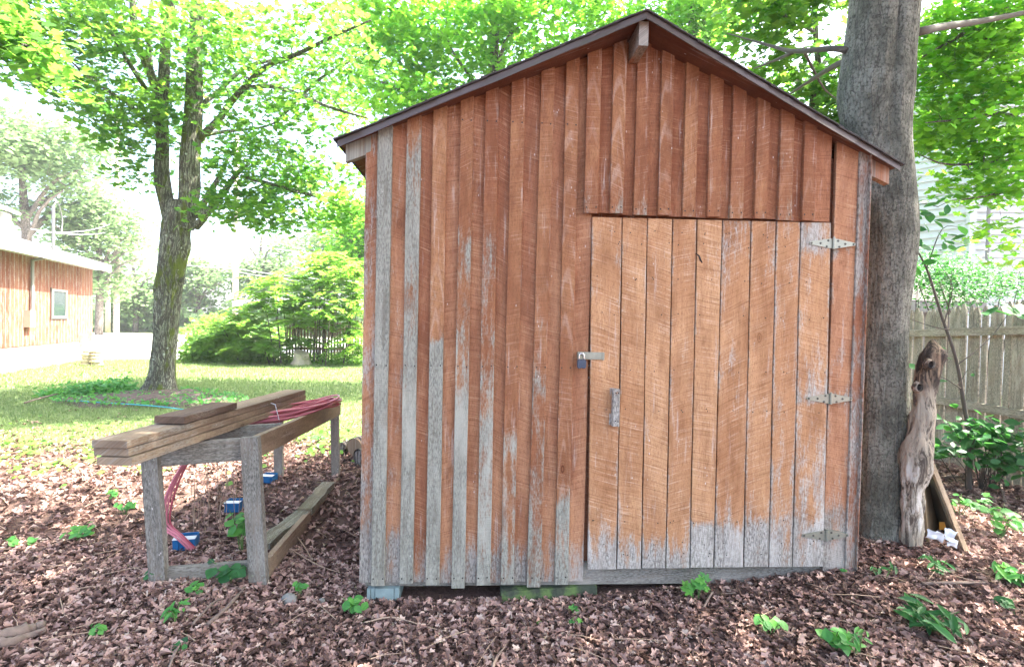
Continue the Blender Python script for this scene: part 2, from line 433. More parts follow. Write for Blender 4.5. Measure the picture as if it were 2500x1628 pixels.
MT['leaf'] = leafmat('maple_leaf', (0.028, 0.095, 0.028), (0.115, 0.22, 0.03), (0.07, 0.30, 0.045), (0.34, 0.60, 0.06), 0.5)  # dark end of the colour spread imitates leaves in shade
MT['leafB'] = leafmat('bright_maple_leaf', (0.038, 0.12, 0.022), (0.13, 0.27, 0.03), (0.10, 0.42, 0.035), (0.46, 0.80, 0.06), 0.6)
MT['leafD'] = leafmat('deep_green_leaf', (0.022, 0.085, 0.03), (0.05, 0.17, 0.045), (0.05, 0.24, 0.04), (0.12, 0.40, 0.06), 0.35)
MT['leafH'] = leafmat('herb_leaf', (0.045, 0.17, 0.045), (0.12, 0.32, 0.06), (0.10, 0.42, 0.06), (0.26, 0.62, 0.08), 0.35)
MT['leafF'] = leafmat('far_leaf', (0.11, 0.17, 0.08), (0.19, 0.27, 0.12), (0.16, 0.34, 0.12), (0.34, 0.50, 0.2), 0.4, 0.6)  # paleness of the overexposed distance is put into this leaf colour
MT['leafS'] = leafmat('sumac_leaf', (0.09, 0.20, 0.04), (0.17, 0.30, 0.07), (0.22, 0.50, 0.05), (0.45, 0.68, 0.10), 0.45)
MT['grass'] = leafmat('grass_blade', (0.13, 0.20, 0.065), (0.27, 0.34, 0.15), (0.18, 0.32, 0.08), (0.38, 0.48, 0.18), 0.3)
def _litter():
    M = Mat('dead_leaf')
    a = M.attr('lc'); s = M.n('SeparateColor', {0: a.outputs['Color']}).outputs
    cr = M.n('ValToRGB', {0: s[0]})
    e = cr.color_ramp.elements
    e[0].color = (0.075, 0.044, 0.034, 1); e[1].color = (0.68, 0.52, 0.42, 1)
    for p, c in ((0.3, (0.235, 0.142, 0.115)), (0.55, (0.45, 0.285, 0.235)), (0.8, (0.60, 0.415, 0.34))):
        q = e.new(p); q.color = (*c, 1)
    n = M.noise(M.obj(), 45.0, 3.0)
    c = M.mix(M.math('MULTIPLY', n, 0.4), cr.outputs[0], (0.09, 0.055, 0.045))
    d = M.n('BsdfPrincipled', {'Base Color': c, 'Roughness': 0.75, 'Specular IOR Level': 0.2})
    t = M.n('BsdfTranslucent', {'Color': c})
    mx = M.n('MixShader', {0: 0.15, 1: d.outputs[0], 2: t.outputs[0]})
    M.t.links.new(mx.outputs[0], M.out.inputs[0])
    return M.m
MT['litter'] = _litter()

# ------------------------------------------------------------------ leaves (numpy)
def tmpl_maple(fold=0.12):
    half = [(0, -.42), (.14, -.34), (.40, -.40), (.30, -.16), (.56, .04), (.50, .16), (.22, .12), (.26, .34), (0, .62)]
    vs = [(x, y, abs(x) * fold) for x, y in half]
    vs2 = [(-x, y, abs(x) * fold) for x, y in half[1:-1]]
    n = len(half)
    f1 = list(range(n))
    f2 = [0] + [n - 1] + [n + i for i in range(len(vs2) - 1, -1, -1)]
    return np.array(vs + vs2), [f1, f2]
def tmpl_oval(w=0.3, fold=0.15, curl=0.1):
    half = [(0, -.5), (w * .7, -.28), (w, 0), (w * .72, .26), (0, .55)]
    vs = [(x, y, abs(x) * fold - curl * y * y) for x, y in half]
    vs2 = [(-x, y, abs(x) * fold - curl * y * y) for x, y in half[1:-1]]
    n = len(half)
    return np.array(vs + vs2), [list(range(n)), [0, n - 1] + [n + i for i in range(len(vs2) - 1, -1, -1)]]
def tmpl_dead(k):
    rs = np.random.RandomState(k)
    m, fs = (tmpl_maple(0.5) if k % 2 else tmpl_oval(0.34, 0.5, 0.5))
    m = m.copy()
    m[:, 2] += 0.35 * np.sin(m[:, 1] * 3 + k) * 0.5 + rs.uniform(-.07, .07, len(m))
    m[:, 0] *= rs.uniform(.55, 1.0)
    return m, fs
def tmpl_blade():
    return np.array([(-.08, 0, 0), (.08, 0, 0), (.05, .55, .12), (0, 1, .35), (-.05, .55, .12)]), [[0, 1, 2, 3, 4]]

def leafcloud(name, sets, mat, parent=None, kind=None, off=(0, 0, 0)):
    """sets: list of (template, pos(n,3), nrm(n,3), size(n), lc(n))"""
    V, C, LS, LI = [], [], [], []
    base = 0
    for (tm, fs), pos, nrm, size, lc, rs in sets:
        n = len(pos)
        if n == 0: continue
        nrm = nrm / np.linalg.norm(nrm, axis=1)[:, None]
        ref = rs.normal(size=(n, 3))
        a = np.cross(nrm, ref); a /= np.linalg.norm(a, axis=1)[:, None] + 1e-9
        b = np.cross(nrm, a)
        k = len(tm)
        P = (pos[:, None, :] + size[:, None, None] * (tm[None, :, 0:1] * a[:, None, :] + tm[None, :, 1:2] * b[:, None, :] + tm[None, :, 2:3] * nrm[:, None, :]))
        V.append(P.reshape(-1, 3)); C.append(np.repeat(lc, k))
        for f in fs:
            idx = (np.arange(n) * k)[:, None] + np.array(f)[None, :] + base
            LI.append(idx.ravel()); LS.append(np.full(n, len(f)))
        base += n * k
    V = np.concatenate(V) - np.array(off); C = np.concatenate(C)
    LI = np.concatenate(LI).astype(np.int32); LS = np.concatenate(LS)
    st = np.concatenate([[0], np.cumsum(LS)[:-1]]).astype(np.int32)
    me = bpy.data.meshes.new(name)
    me.vertices.add(len(V)); me.vertices.foreach_set('co', V.astype(np.float32).ravel())
    me.loops.add(len(LI)); me.loops.foreach_set('vertex_index', LI)
    me.polygons.add(len(LS)); me.polygons.foreach_set('loop_start', st)
    ca = me.color_attributes.new('lc', 'FLOAT_COLOR', 'POINT')
    cc = np.ones((len(V), 4), dtype=np.float32); cc[:, 0] = C; cc[:, 1] = C; cc[:, 2] = C
    ca.data.foreach_set('color', cc.ravel())
    me.materials.append(mat)
    me.update(calc_edges=True)
    me.validate()
    o = bpy.data.objects.new(name, me); COL.objects.link(o)
    if parent: o.parent = parent
    if kind: o['kind'] = kind
    return o

# ------------------------------------------------------------------ ground
def sstep(a, b, x):
    t = min(1, max(0, (x - a) / (b - a))); return t * t * (3 - 2 * t)
def gh(x, y):
    h = -0.035 * (1 - sstep(.3, 1.0, x)) * sstep(-1.6, -1.1, x) * (1 - sstep(3.2, 4.2, y)) + 0.10 * sstep(0.6, 2.0, x) * (1 - sstep(8, 14, y)) * (1 - sstep(3.0, 4.0, x))
    h += 0.05 * math.exp(-((x + 1.9) ** 2 + (y - 4.7) ** 2) / 1.2)
    h += 0.05 * math.exp(-((x + 1.9) ** 2 + (y - 2.75) ** 2) / 0.1)
    h += 0.07 * math.exp(-((x - 2.6) ** 2 + (y - 3.5) ** 2) / 0.5)
    h += 0.10 * math.exp(-((x + 6.45) ** 2 + (y - 9.5) ** 2) / 1.6)
    d = math.hypot(x, y)
    h += 0.022 * noise.noise(Vector((x * 1.1, y * 1.1, 0))) * (1 if d < 9 else 0.3)
    return h
def litter_edge(x, y):
    """>0 inside the leaf litter"""
    lim = 5.6 + 0.55 * noise.noise(Vector((x * 0.8, y * 0.8, 2))) + 0.35 * max(0, x + 4.0)
    return lim - y
gx = np.unique(np.concatenate([-np.geomspace(260, 12, 14), np.arange(-12, 7.01, 0.16), np.geomspace(7.4, 260, 14)]))
gy = np.unique(np.concatenate([[-60, -30, -12, -5], np.arange(-1, 12.01, 0.16), np.geomspace(12.5, 280, 24)]))
gm = MB()
nx, ny = len(gx), len(gy)
gm.v = [(x, y, gh(x, y)) for y in gy for x in gx]
gm.l = gm.v
gm.c = [(sstep(-0.25, 0.35, litter_edge(x, y)) if (x > -9 and y < 11) or y < 5 else 0, 0, 0, 1) for (x, y, z) in gm.v]
gm.f = [(j * nx + i, j * nx + i + 1, (j + 1) * nx + i + 1, (j + 1) * nx + i) for j in range(ny - 1) for i in range(nx - 1)]
gm.m = [0] * len(gm.f)
hz = MB(); hz.box((-262, -62, -1.2), (262, 282, 26))  # haze volume added to veil and brighten the overexposed distance
HM = Mat('added_haze')
vp = HM.n('VolumePrincipled', {'Color': (0.97, 0.98, 1.0, 1), 'Density': 0.0011, 'Anisotropy': 0.3})
HM.t.links.new(vp.outputs[0], HM.out.inputs[1])
ho = hz.build('haze', HM.m); setp(ho, 'thin haze added to veil and brighten the far background', 'haze', kind='stuff')
def ground_mat():
    M = Mat('ground_soil_and_turf')
    p = M.obj()
    s = M.n('SeparateColor', {0: M.attr('brd').outputs['Color']}).outputs[0]
    n1 = M.noise(p, 1.3, 5.0, 0.6); n2 = M.noise(p, 28.0, 4.0, 0.7); n3 = M.noise(p, 90.0, 2.0)
    soil = M.mix(n2, (0.05, 0.034, 0.028), (0.16, 0.10, 0.08))
    turf = M.mix(n1, (0.16, 0.22, 0.08), (0.24, 0.29, 0.13))
    turf = M.mix(M.math('MULTIPLY', n3, 0.6), turf, (0.07, 0.12, 0.03))
    f = M.ss(M.math('ADD', s, M.math('MULTIPLY', M.math('SUBTRACT', n2, 0.5), 0.6)), 0.4, 0.6)
    c = M.mix(f, turf, soil)
    return M.pbr(c, 0.95, M.bump(M.math('ADD', n2, n3), 0.7, 0.02), spec=0.1)
gr = gm.build('ground', ground_mat(), smooth=True); gr['kind'] = 'structure'

# pale gravel drive far behind the lawn
dm = MB()
dv = [(-60, 16.6), (-13.5, 16.6), (-12.0, 17.4), (-9.5, 18.0), (-8.2, 19.2), (-8.0, 24), (-8, 40), (-60, 40)]
dm.add([(x, y, gh(x, y) + 0.02) for x, y in dv], [tuple(range(len(dv)))])
o = dm.build('driveway', plain('pale_gravel', (0.52, 0.50, 0.46), 0.95, 0, 0.15, 20, 0.8)); o['kind'] = 'structure'

# ------------------------------------------------------------------ the shed
E = (PY(882, 1421, 2.75)); E.z = 0
ex = Vector((1, 0.059, 0)).normalized(); ey = Vector((-ex.y, ex.x, 0))
SM = Matrix((( ex.x, ey.x, 0, E.x), (ex.y, ey.y, 0, E.y), (0, 0, 1, 0), (0, 0, 0, 1)))
SMI = SM.inverted()
le = SMI @ EYE
def W(u, v, off=0.0):
    d = SMI.to_3x3() @ ray(u, v)
    t = (-off - le.y) / d.y
    p = le + d * t
    return p.x, p.z
def onplane(u, v, p0, n):
    d = SMI.to_3x3() @ ray(u, v)
    t = (Vector(p0) - le).dot(n) / d.dot(n)
    return le + d * t
shed = empty('shed', E, 'reddish brown board and batten garden shed with a pale plank door and a peaked roof', 'shed', M=SM)
shed['_local'] = 1

wl0 = W(890, 331, 0.022); wpk = W(1548, 94, 0.022); wr0 = W(2129, 381, 0.022)
slL = (wpk[1] - wl0[1]) / (wpk[0] - wl0[0]); slR = (wr0[1] - wpk[1]) / (wr0[0] - wpk[0])
def under(x):
    return wpk[1] + (slL if x < wpk[0] else slR) * (x - wpk[0])
roofv = lambda x: under(x) + 0.004
def gfun(pts):
    zs = [W(1250, v)[1] for v, _ in pts][::-1]; gs = [q for _, q in pts][::-1]
    return lambda z: float(np.interp(z, zs, gs))
zb = W(1100, 1421)[1]                      # bottom of the siding
# siding boards left of the door (front at y=0)
wall = MB()
bat_px = [(168, 258), (350, 438), (513, 600), (683, 765), (838, 922), (998, 1083), (1180, 1262), (1338, 1420)]
bx = [(W(850 + a / 2.583, 800, 0.022)[0], W(850 + b / 2.583, 800, 0.022)[0]) for a, b in bat_px]
bxb = [(W(a, 1400, 0.022)[0], W(b, 1400, 0.022)[0]) for a, b in [(906.5, 938.5), (975.5, 1008), (1039.5, 1073), (1102.5, 1135), (1164, 1197.5), (1222.5, 1254.5), (1287.5, 1320), (1354.5, 1387)]]
xl = W(884, 900)[0]
doorL = W(1441, 950)[0]
cent = [(a + b) / 2 for a, b in bx]
edges = [xl] + cent + [W(1436.5, 900)[0]]
hues = [0.75, 0.75, 0.3, 0.6, 0.55, 0.5, 0.45, 0.75, 0.6]
gs = [gfun([(300, .45), (600, .32), (900, .40), (1200, .5), (1421, .8)])] + \
     [gfun([(300, .12), (1000, .10), (1280, .15), (1340, .42), (1421, .72)])] * 8
for i in range(9):
    x0, x1 = edges[i] + 0.0015, edges[i + 1] - 0.0015
    if i == 1:
        gg = gfun([(300, .2), (560, .3), (900, .3), (1250, .3), (1330, .6), (1421, .85)])
    else: gg = gs[i]
    wall.board(x0, x1, zb + random.uniform(-.004, .004), roofv, 0, 0.02, gg, (lambda z, h=hues[i]: h - .35 + .55 * (1 - z / 2.4)), 40, jit=0.001)
# boards right of the door
rb = [(1400 + 1632 / 2.584, 1400 + 1776 / 2.584, 0.0, 0.85, [(300, .15), (500, .18), (560, .2), (590, .5), (600, .2), (880, .25), (925, .3), (968, .58), (985, .25), (1220, .35), (1300, .66), (1403, .8)]),
      (1400 + 1779 / 2.584, 1400 + 1848 / 2.584, 0.012, 0.3, [(300, .65), (600, .6), (900, .42), (1300, .5), (1400, .7)])]
zbr = W(2050, 1406)[1]
for (u0, u1, yo, hu, gp) in rb:
    wall.board(W(u0, 700, yo)[0], W(u1, 700, yo)[0], zbr, roofv, -yo, 0.02, gfun(gp), hu, 40)
# backing behind gaps, side and rear walls
xr = W(2128, 700, 0.03)[0]
wall.board(xl + 0.02, xr - 0.03, 0.08, lambda x: roofv(x) - 0.01, 0.044, 0.06, 0, 0, 6, jit=0)
DEP = 2.5
for (xa, xb_) in ((xl + 0.002, xl + 0.03), (xr - 0.04, xr - 0.012)):
    zt = min(roofv(xa), roofv(xb_)) - 0.02
    wall.box((xa, 0.061, 0.08), (xb_, DEP, zt), (0.3, 0.3, 0.5, 0.5))
wall.board(xl, xr - .012, 0.08, lambda x: roofv(x) - 0.03, DEP + .001, DEP + 0.02, 0.2, 0.4, 4)
wall.build('wall', MT['siding'], shed)
# corner board at the right, proud of the wall
cb = MB()
cb.board(W(1400 + 1851 / 2.584, 700, 0.032)[0], W(1400 + 1883 / 2.584, 420, 0.032)[0], W(2098, 1385)[1], roofv, -0.032, 0.02, gfun([(300, .3), (700, .5), (900, .35), (1400, .55)]), 0.25, 24)
setp(cb.build('corner_board', MT['siding'], shed))
# battens
bat_g = [[(300, .95), (1433, 1.0)],
         [(280, .35), (420, .55), (560, .72), (700, .58), (880, .62), (1000, .85), (1433, 1)],
         [(260, .02), (560, .08), (800, .25), (838, .45), (850, .95), (1433, 1)],
         [(240, .08), (540, .22), (620, .5), (750, .4), (900, .5), (1000, .8), (1433, 1)],
         [(220, .15), (540, .22), (650, .35), (860, .45), (1060, .5), (1200, .6), (1433, .95)],
         [(200, .05), (900, .1), (1040, .2), (1080, .6), (1160, .4), (1300, .52), (1433, .8)],
         [(180, .12), (900, .2), (950, .45), (1100, .4), (1250, .5), (1433, .7)],
         [(160, .05), (1180, .12), (1210, .5), (1260, .75), (1300, .45), (1433, .75)]]
bat_h = [0.5, 0.5, 0.75, 0.35, 0.1, 0.2, 0.25, 0.4]
bat_bot = [1430, 1424, 1427.5, 1435, 1427.5, 1425, 1432, 1426]
bat_lab = ['fully weathered grey-green batten', 'mostly grey batten with brown patches', 'batten tan above and grey below with a sharp change', None, 'dark brown batten with arched grain', None, None, None]
def nails(mb, pts, y, r=0.0038):
    for (x, z) in pts:
        n = 7
        vs = [(x + r * math.cos(6.283 * k / n), y - 0.0012, z + r * 1.2 * math.sin(6.283 * k / n)) for k in range(n)]
        vs2 = [(a, y + 0.002, c) for a, b, c in vs]
        mb.add(vs + vs2, [tuple(range(n))] + [(k, k + n, (k + 1) % n + n, (k + 1) % n) for k in range(n)], (0, 0, 0, .5), None, 1)
for i, (a, b) in enumerate(bx):
    m = MB()
    # left battens lean very slightly; keep them as built
    zt = W(bat_bot[i] * 0 + 850 + bat_px[i][0] / 2.583, bat_bot[i], 0.022)[1]
    a2, b2 = bxb[i]
    zr = W(1200, 800)[1]; zl = W(1200, 1400)[1]
    def at(z, lo, hi): return lo + (hi - lo) * (z - zl) / (zr - zl)
    xm = (a + b) / 2; H = roofv(xm)
    m.board(at(zt, a2, a), at(zt, b2, b), zt, roofv, -0.022 - 0.0006 * i, -0.0005, gfun(bat_g[i]), bat_h[i], 44, jit=0.0008, x0t=at(H, a2, a) * 0.25 + a * 0.75, x1t=at(H, b2, b) * 0.25 + b * 0.75)
    for vv in (894, 1405, 300):
        z = W(1200, vv)[1]
        if z < H - 0.1:
            nails(m, [(a + 0.012, z), (b - 0.012, z + random.uniform(-.004, .004))], -0.0225 - 0.0006 * i)
    o = m.build('batten', [MT['batten'], MT['nail']], shed)
    if bat_lab[i]: o['label'] = bat_lab[i]
# upper gable siding over the door
ug = MB()
ub_px = [(72, 160), (235, 318), (385, 470), (540, 618), (695, 775), (850, 932), (995, 1078), (1150, 1230), (1300, 1385), (1452, 1530)]
ubx = [(W(1400 + a / 2.584, 464, 0.046)[0], W(1400 + b / 2.584, 464, 0.046)[0]) for a, b in ub_px]
def zlow(x):
    xa, za = W(1426, 519, 0.03); xb, zc = W(2027, 541, 0.03)
    return za + (zc - za) * (x - xa) / (xb - xa)
cu = [(a + b) / 2 for a, b in ubx]
ue = [cu[0] - 0.02] + cu[1:] + [W(2028, 464, 0.02)[0]]
for i in range(len(ue) - 1):
    x0, x1 = ue[i] + 0.001, ue[i + 1] - 0.001
    ug.board(x0, x1, zlow((x0 + x1) / 2) + random.uniform(-.003, .006), roofv, -0.0195, -0.0005, gfun([(100, .05), (460, .1), (530, .28)]) if i < 9 else gfun([(100, .05), (400, .2), (530, .25)]), random.uniform(.1, .5) if i < 9 else 0.8, 24)
ug.build('gable_siding', MT['upper'], shed)
for i, (a, b) in enumerate(ubx):
    m = MB()
    z0 = zlow((a + b) / 2) + (0.001 if i % 2 else -0.004)
    m.board(a, b, z0, roofv, -0.042 - 0.0005 * (i % 3), -0.0198, gfun([(100, .02), (350, .12), (470, .22), (530, .42)]), random.uniform(.05, .4), 26)
    nails(m, [(a + 0.012, z0 + 0.03), (b - 0.012, z0 + 0.032)], -0.0425)
    m.build('batten', [MT['batten'], MT['nail']], shed)
# door
door = MB()
dz0 = W(1700, 1383)[1]
dl = [115, 308, 467, 627, 780, 940, 1122, 1280, 1434, 1630]
dbm = [93, 285, 447, 606, 764, 920, 1115, 1280, 1435, 1640]
dt = [(W(1400 + q / 2.584, 545, 0.02)[0]) for q in dl]
db = [(W(1400 + q / 2.681, 1370, 0.02)[0]) for q in dbm]
def dtop(x):
    xa, za = W(1444.5, 530, 0.02); xb, zc = W(2031, 544.5, 0.02)
    return za + (zc - za) * (x - xa) / (xb - xa)
dhue = [.45, .5, .6, .4, .75, .35, .5, .45, .55]
dgr = [[(530, .3), (600, .22), (800, .12), (1200, .1), (1270, .22), (1325, .5), (1355, .62), (1386, .8)],
       [(530, .15), (1200, .12), (1270, .22), (1325, .5), (1355, .62), (1386, .8)],
       [(530, .15), (1200, .08), (1270, .22), (1325, .5), (1355, .62), (1386, .8)],
       [(530, .22), (1100, .15), (1270, .22), (1325, .5), (1355, .62), (1386, .8)],
       [(530, .15), (640, .2), (1250, .08), (1275, .5), (1290, .7), (1386, .9)],
       [(530, .35), (700, .25), (1200, .18), (1270, .45), (1300, .7), (1386, .9)],
       [(530, .22), (1100, .2), (1260, .35), (1290, .6), (1386, .85)],
       [(530, .28), (1100, .3), (1200, .38), (1290, .5), (1386, .8)],
       [(530, .62), (585, .6), (600, .3), (800, .3), (925, .36), (966, .62), (985, .3), (1100, .38), (1250, .45), (1298, .7), (1310, .6), (1386, .75)]]
for i in range(9):
    g0 = 0.0034
    door.board(db[i] + g0, db[i + 1] - g0, dz0 + [0, .001, .004, .003, .006, .006, .007, .006, .006][i], dtop, -0.0195, -0.0008, gfun(dgr[i]), dhue[i], 60, rnd=[.79, .72, .76, .22, .69, .07, .14, .19, .74][i], jit=0.0012, x0t=dt[i] + g0, x1t=dt[i + 1] - g0)
    xa_, xb_ = (dt[i] + db[i]) / 2 + .018, (dt[i + 1] + db[i + 1]) / 2 - .018
    for vv in (572, 600, 685, 770, 905, 1000, 1270, 1322, 1350):
        z = W(1700, vv)[1]
        nails(door, [(random.uniform(xa_, xb_), z + random.uniform(-.01, .01)) for _ in range(random.choice((1, 1, 2)))], -0.0198, 0.003)
dobj = door.build('door', [MT['door'], MT['nail']], shed)
# dark split knot in the fifth plank
kn = MB()
kx, kz = W(1713, 632, 0.0205)
kn.tube([(kx - .035, -.0206, kz + .03), (kx - .015, -.0207, kz + .015), (kx - .008, -.0207, kz - .004), (kx + .004, -.0206, kz - .022)], [.002, .0045, .006, .003], 6)
kn.build('knot_hole', MT['nail'], dobj)
# handle block
hb = MB()
hx0, hz0 = W(1400 + 240 / 2.584, 1040, 0.05); hx1, hz1 = W(1400 + 293 / 2.584, 950, 0.05)
hb.board(hx0 + .004, hx1, hz0 + .0, lambda x: hz1, -0.058, -0.024, 1.0, 0.3, 10)
hb.board(hx0 - .006, hx1 - .012, hz1 - .065, lambda x: hz1 + .004, -0.0238, -0.0197, 0.6, 0.3, 3)
hb.board(hx0 - .006, hx1 - .012, hz0 + .002, lambda x: hz0 + .065, -0.0238, -0.0197, 0.6, 0.3, 3)
hb.board(hx0 + .004, hx1 - .004, hz1 - .06, lambda x: hz1 - .001, -0.0575, -0.0239, 0.6, 0.3, 3)
nails(hb, [(hx0 + .018, hz1 - .02), (hx0 + .032, hz1 - .02), (hx0 + .02, hz0 + .03), (hx0 + .033, hz0 + .027)], -0.0585)
setp(hb.build('handle', [MT['door'], MT['nail']], dobj), 'grey weathered wooden block handle')
# hinges
def hinge(u0, v0, u1, v1):
    m = MB()
    uc = (u0 + u1) / 2 + 2
    xc, zc = W(uc, (v0 + v1) / 2, 0.022)
    xa, _ = W(u0, v0, 0.022); xb, _ = W(u1, v1, 0.022)
    y = -0.0215
    for (xe, sg) in ((xa, -1), (xb, 1)):
        hw = 0.034
        pts = [(xc + sg * 0.004, hw), (xc + sg * 0.02, hw), (xe, 0.009), (xe + sg * .003, 0), (xe, -0.009), (xc + sg * 0.02, -hw), (xc + sg * 0.004, -hw)]
        if sg < 0: pts = pts[::-1]
        n = len(pts)
        yy = y - (0 if sg < 0 else 0.0)
        vs = [(x, yy - 0.003, zc + z * 0.8) for x, z in pts] + [(x, yy + (0.001 if sg < 0 else 0.0205), zc + z * 0.8) for x, z in pts]
        m.add(vs, [tuple(range(n - 1, -1, -1)), tuple(range(n, 2 * n))] + [(k, (k + 1) % n, (k + 1) % n + n, k + n) for k in range(n)])
        L = abs(xe - xc)
        for t, dz in ((0.22, .016), (0.28, -.017), (0.55, 0), (0.93, 0)):
            px = xc + sg * L * t
            m.tube([(px, yy - .003, zc + dz), (px, yy - .0065, zc + dz)], [.0065, .0045], 8, m=1)
    m.tube([(xc, y - .006, zc - .031), (xc, y - .006, zc + .031)], 0.0075, 10)
    m.tube([(xc, y - .006, zc + .031), (xc, y - .006, zc + .037)], 0.0055, 10)
    return m.build('hinge', [MT['galv'], MT['screw']], dobj)
hinge(1977, 593, 2087, 597); hinge(1970, 972, 2080, 974); hinge(1959, 1306, 2071, 1306)
# hasp
hs = MB()
ax_, az_ = W(1411, 868, 0.03); bx_, bz_ = W(1474, 870, 0.03)
hs.box((ax_, -0.026, az_ - .020), (bx_ - .008, -0.0215, az_ + .020))
hs.box((ax_ + .025, -0.029, az_ - .013), (bx_ - .015, -0.0262, az_ + .013))
hs.box((bx_ - .008, -0.030, az_ - .022), (bx_ + .004, -0.0205, az_ + .020))
hs.box((ax_, -0.0212, az_ - .018), (ax_ + .03, -0.0005, az_ + .018))
hs.tube([(ax_ + .012, -.027, az_ + .008), (ax_ + .012, -.040, az_ + .008), (ax_ + .024, -.045, az_ + .006), (ax_ + .036, -.040, az_ + .004), (ax_ + .036, -.027, az_ + .004)], .003, 8)
hs.build('hasp', MT['galv'], dobj)
# sill and framing
sl_ = MB()
zs = W(1300, 1432)[1]; zst = W(1700, 1384)[1]
sl_.beam((W(890, 1425)[0], 0.032, (zs + zst) / 2 + .01), (W(2020, 1425)[0], 0.032, (zs + zst) / 2 + .01), zst - zs + .02, 0.021, (0, 0, 1), 14, 0.7, 0.3)
sl_.build('sill', MT['greywood'], shed)
# the roof : two panels whose front edge runs out towards the ridge
nL = Vector((-slL, 0, 1)).normalized(); nR = Vector((-slR, 0, 1)).normalized()
pk0 = Vector((wpk[0], 0, wpk[1]))
tipL = onplane(838, 361, pk0, nL); tipR = onplane(2186, 411, pk0, nR)
pkF = onplane(1577, 50, pk0, Vector((1, 0, 0)))
yPK = (pkF.y if -0.5 < pkF.y < -0.05 else -0.22)
pkF = Vector((pk0.x, yPK, pk0.z))
print('roof', tipL, pkF, tipR, 'slopes', slL, slR)
yL, yR = max(-0.2, min(-0.03, tipL.y)), max(-0.2, min(-0.03, tipR.y))
tipL.y, tipR.y = yL, yR
def roofpanel(tip, nrm, sign):
    m = MB()
    N = 24
    T = 0.014
    vs, fs, cs, ls = [], [], [], []
    for k in range(N + 1):
        t = k / N
        p = Vector((pk0.x, yPK, pk0.z)).lerp(tip, t)
        p.z = pk0.z + (slL if sign < 0 else slR) * (p.x - pk0.x)
        for y in (p.y, 0.9, 1.8, DEP + 0.15):
            vs.append((p.x, y, p.z)); cs.append((.4, 0, .3, .5)); ls.append((y, t * 1.5, .3))
        for y in (p.y, DEP + 0.15):
            vs.append((p.x, y, p.z + T)); cs.append((.4, 0, .3, .5)); ls.append((y, t * 1.5, .3))
    for k in range(N):
        a = k * 6; b = a + 6
        for j in range(3): fs.append((a + j, b + j, b + j + 1, a + j + 1) if sign > 0 else (a + j, a + j + 1, b + j + 1, b + j))
        fs.append((a + 4, a + 5, b + 5, b + 4)); fs.append((a, a + 4, b + 4, b)); fs.append((a + 5, a + 3, b + 3, b + 5))
    m.add(vs, fs, cs, ls)
    return m.build('soffit', MT['soffit'], shed)
roofpanel(tipL, nL, -1); roofpanel(tipR, nR, 1)
# shingles: overlapping courses, ragged at the front edge
shm = Mat('asphalt_shingle')
p_ = shm.obj(); n_ = shm.noise(p_, 160.0, 2.0)
shm = shm.pbr(shm.mix(n_, (0.022, 0.02, 0.02), (0.10, 0.085, 0.08)), 0.95, shm.bump(n_, 0.8, 0.004))
sg = MB()
for (tip, nrm, slp) in ((tipL, nL, slL), (tipR, nR, slR)):
    sx = -1 if tip is tipL else 1
    L = abs(tip.x - pk0.x) + 0.025
    ncr = int(L / 0.13)
    for k in range(ncr):
        t0, t1 = k / ncr, (k + 1) / ncr + 0.02
        xa, xb = pk0.x + sx * L * t0, pk0.x + sx * L * min(t1, 1.004)
        ya = yPK + (tip.y - yPK) * t0 - 0.012 - random.uniform(0, .012); yb = yPK + (tip.y - yPK) * min(t1, 1) - 0.012 - random.uniform(0, .006)
        za = pk0.z + slp * (xa - pk0.x) + 0.019; zc = pk0.z + slp * (xb - pk0.x) + 0.024 + random.uniform(0, .003)
        th = 0.007
        vs = [(xa, ya, za), (xb, yb, zc), (xb, DEP + .16, zc), (xa, DEP + .16, za)]
        vs += [(x, y, z + th) for x, y, z in vs]
        fs = [(0, 1, 2, 3), (7, 6, 5, 4), (0, 4, 5, 1), (1, 5, 6, 2), (2, 6, 7, 3), (3, 7, 4, 0)]
        sg.add(vs, fs)
sg.build('shingles', shm, shed)
# metal drip edge along the rakes
for (tip, slp) in ((tipL, slL), (tipR, slR)):
    m = MB()
    N = 26
    vs, fs = [], []
    sx = -1 if tip is tipL else 1
    for k in range(N + 1):
        t = k / N * 1.0
        x = pk0.x + (tip.x + sx * .012 - pk0.x) * t
        y = yPK + (tip.y - yPK) * t
        z = pk0.z + slp * (x - pk0.x)
        wv = 0.006 * noise.noise(Vector((t * 9, slp, 0)))
        for (dy, dz) in ((-.004, .020), (-.006, .004), (-.010 + wv, -.012), (-.015 + wv, -.021 + wv), (-.003, -.016), (-.0005, .0195)):
            vs.append((x, y + dy, z + dz))
    q = 6
    for k in range(N):
        for j in range(q):
            a, b = k * q + j, k * q + (j + 1) % q
            fs.append((a, b, b + q, a + q))
    fs.append(tuple(range(q))); fs.append(tuple(N * q + j for j in range(q)))
    m.add(vs, fs)
    m.build('drip_edge', MT['drip'], shed, smooth=False)
# ridge beam
rbm = MB()
x0 = onplane(1559.5, 111, (0, yPK + .02, 0), Vector((0, 1, 0))); x1 = onplane(1582.5, 111, (0, yPK + .02, 0), Vector((0, 1, 0)))
rbm.beam(((x0.x + x1.x) / 2, yPK + 0.02, (x0.z + pk0.z - .015) / 2), ((x0.x + x1.x) / 2, DEP, (x0.z + pk0.z - .015) / 2), x1.x - x0.x, pk0.z - .015 - x0.z, (1, 0, 0), 8, lambda t: 0.95 if t < 0.01 else 0.05, 0.6)
rbm.build('ridge_beam', MT['siding'], shed)
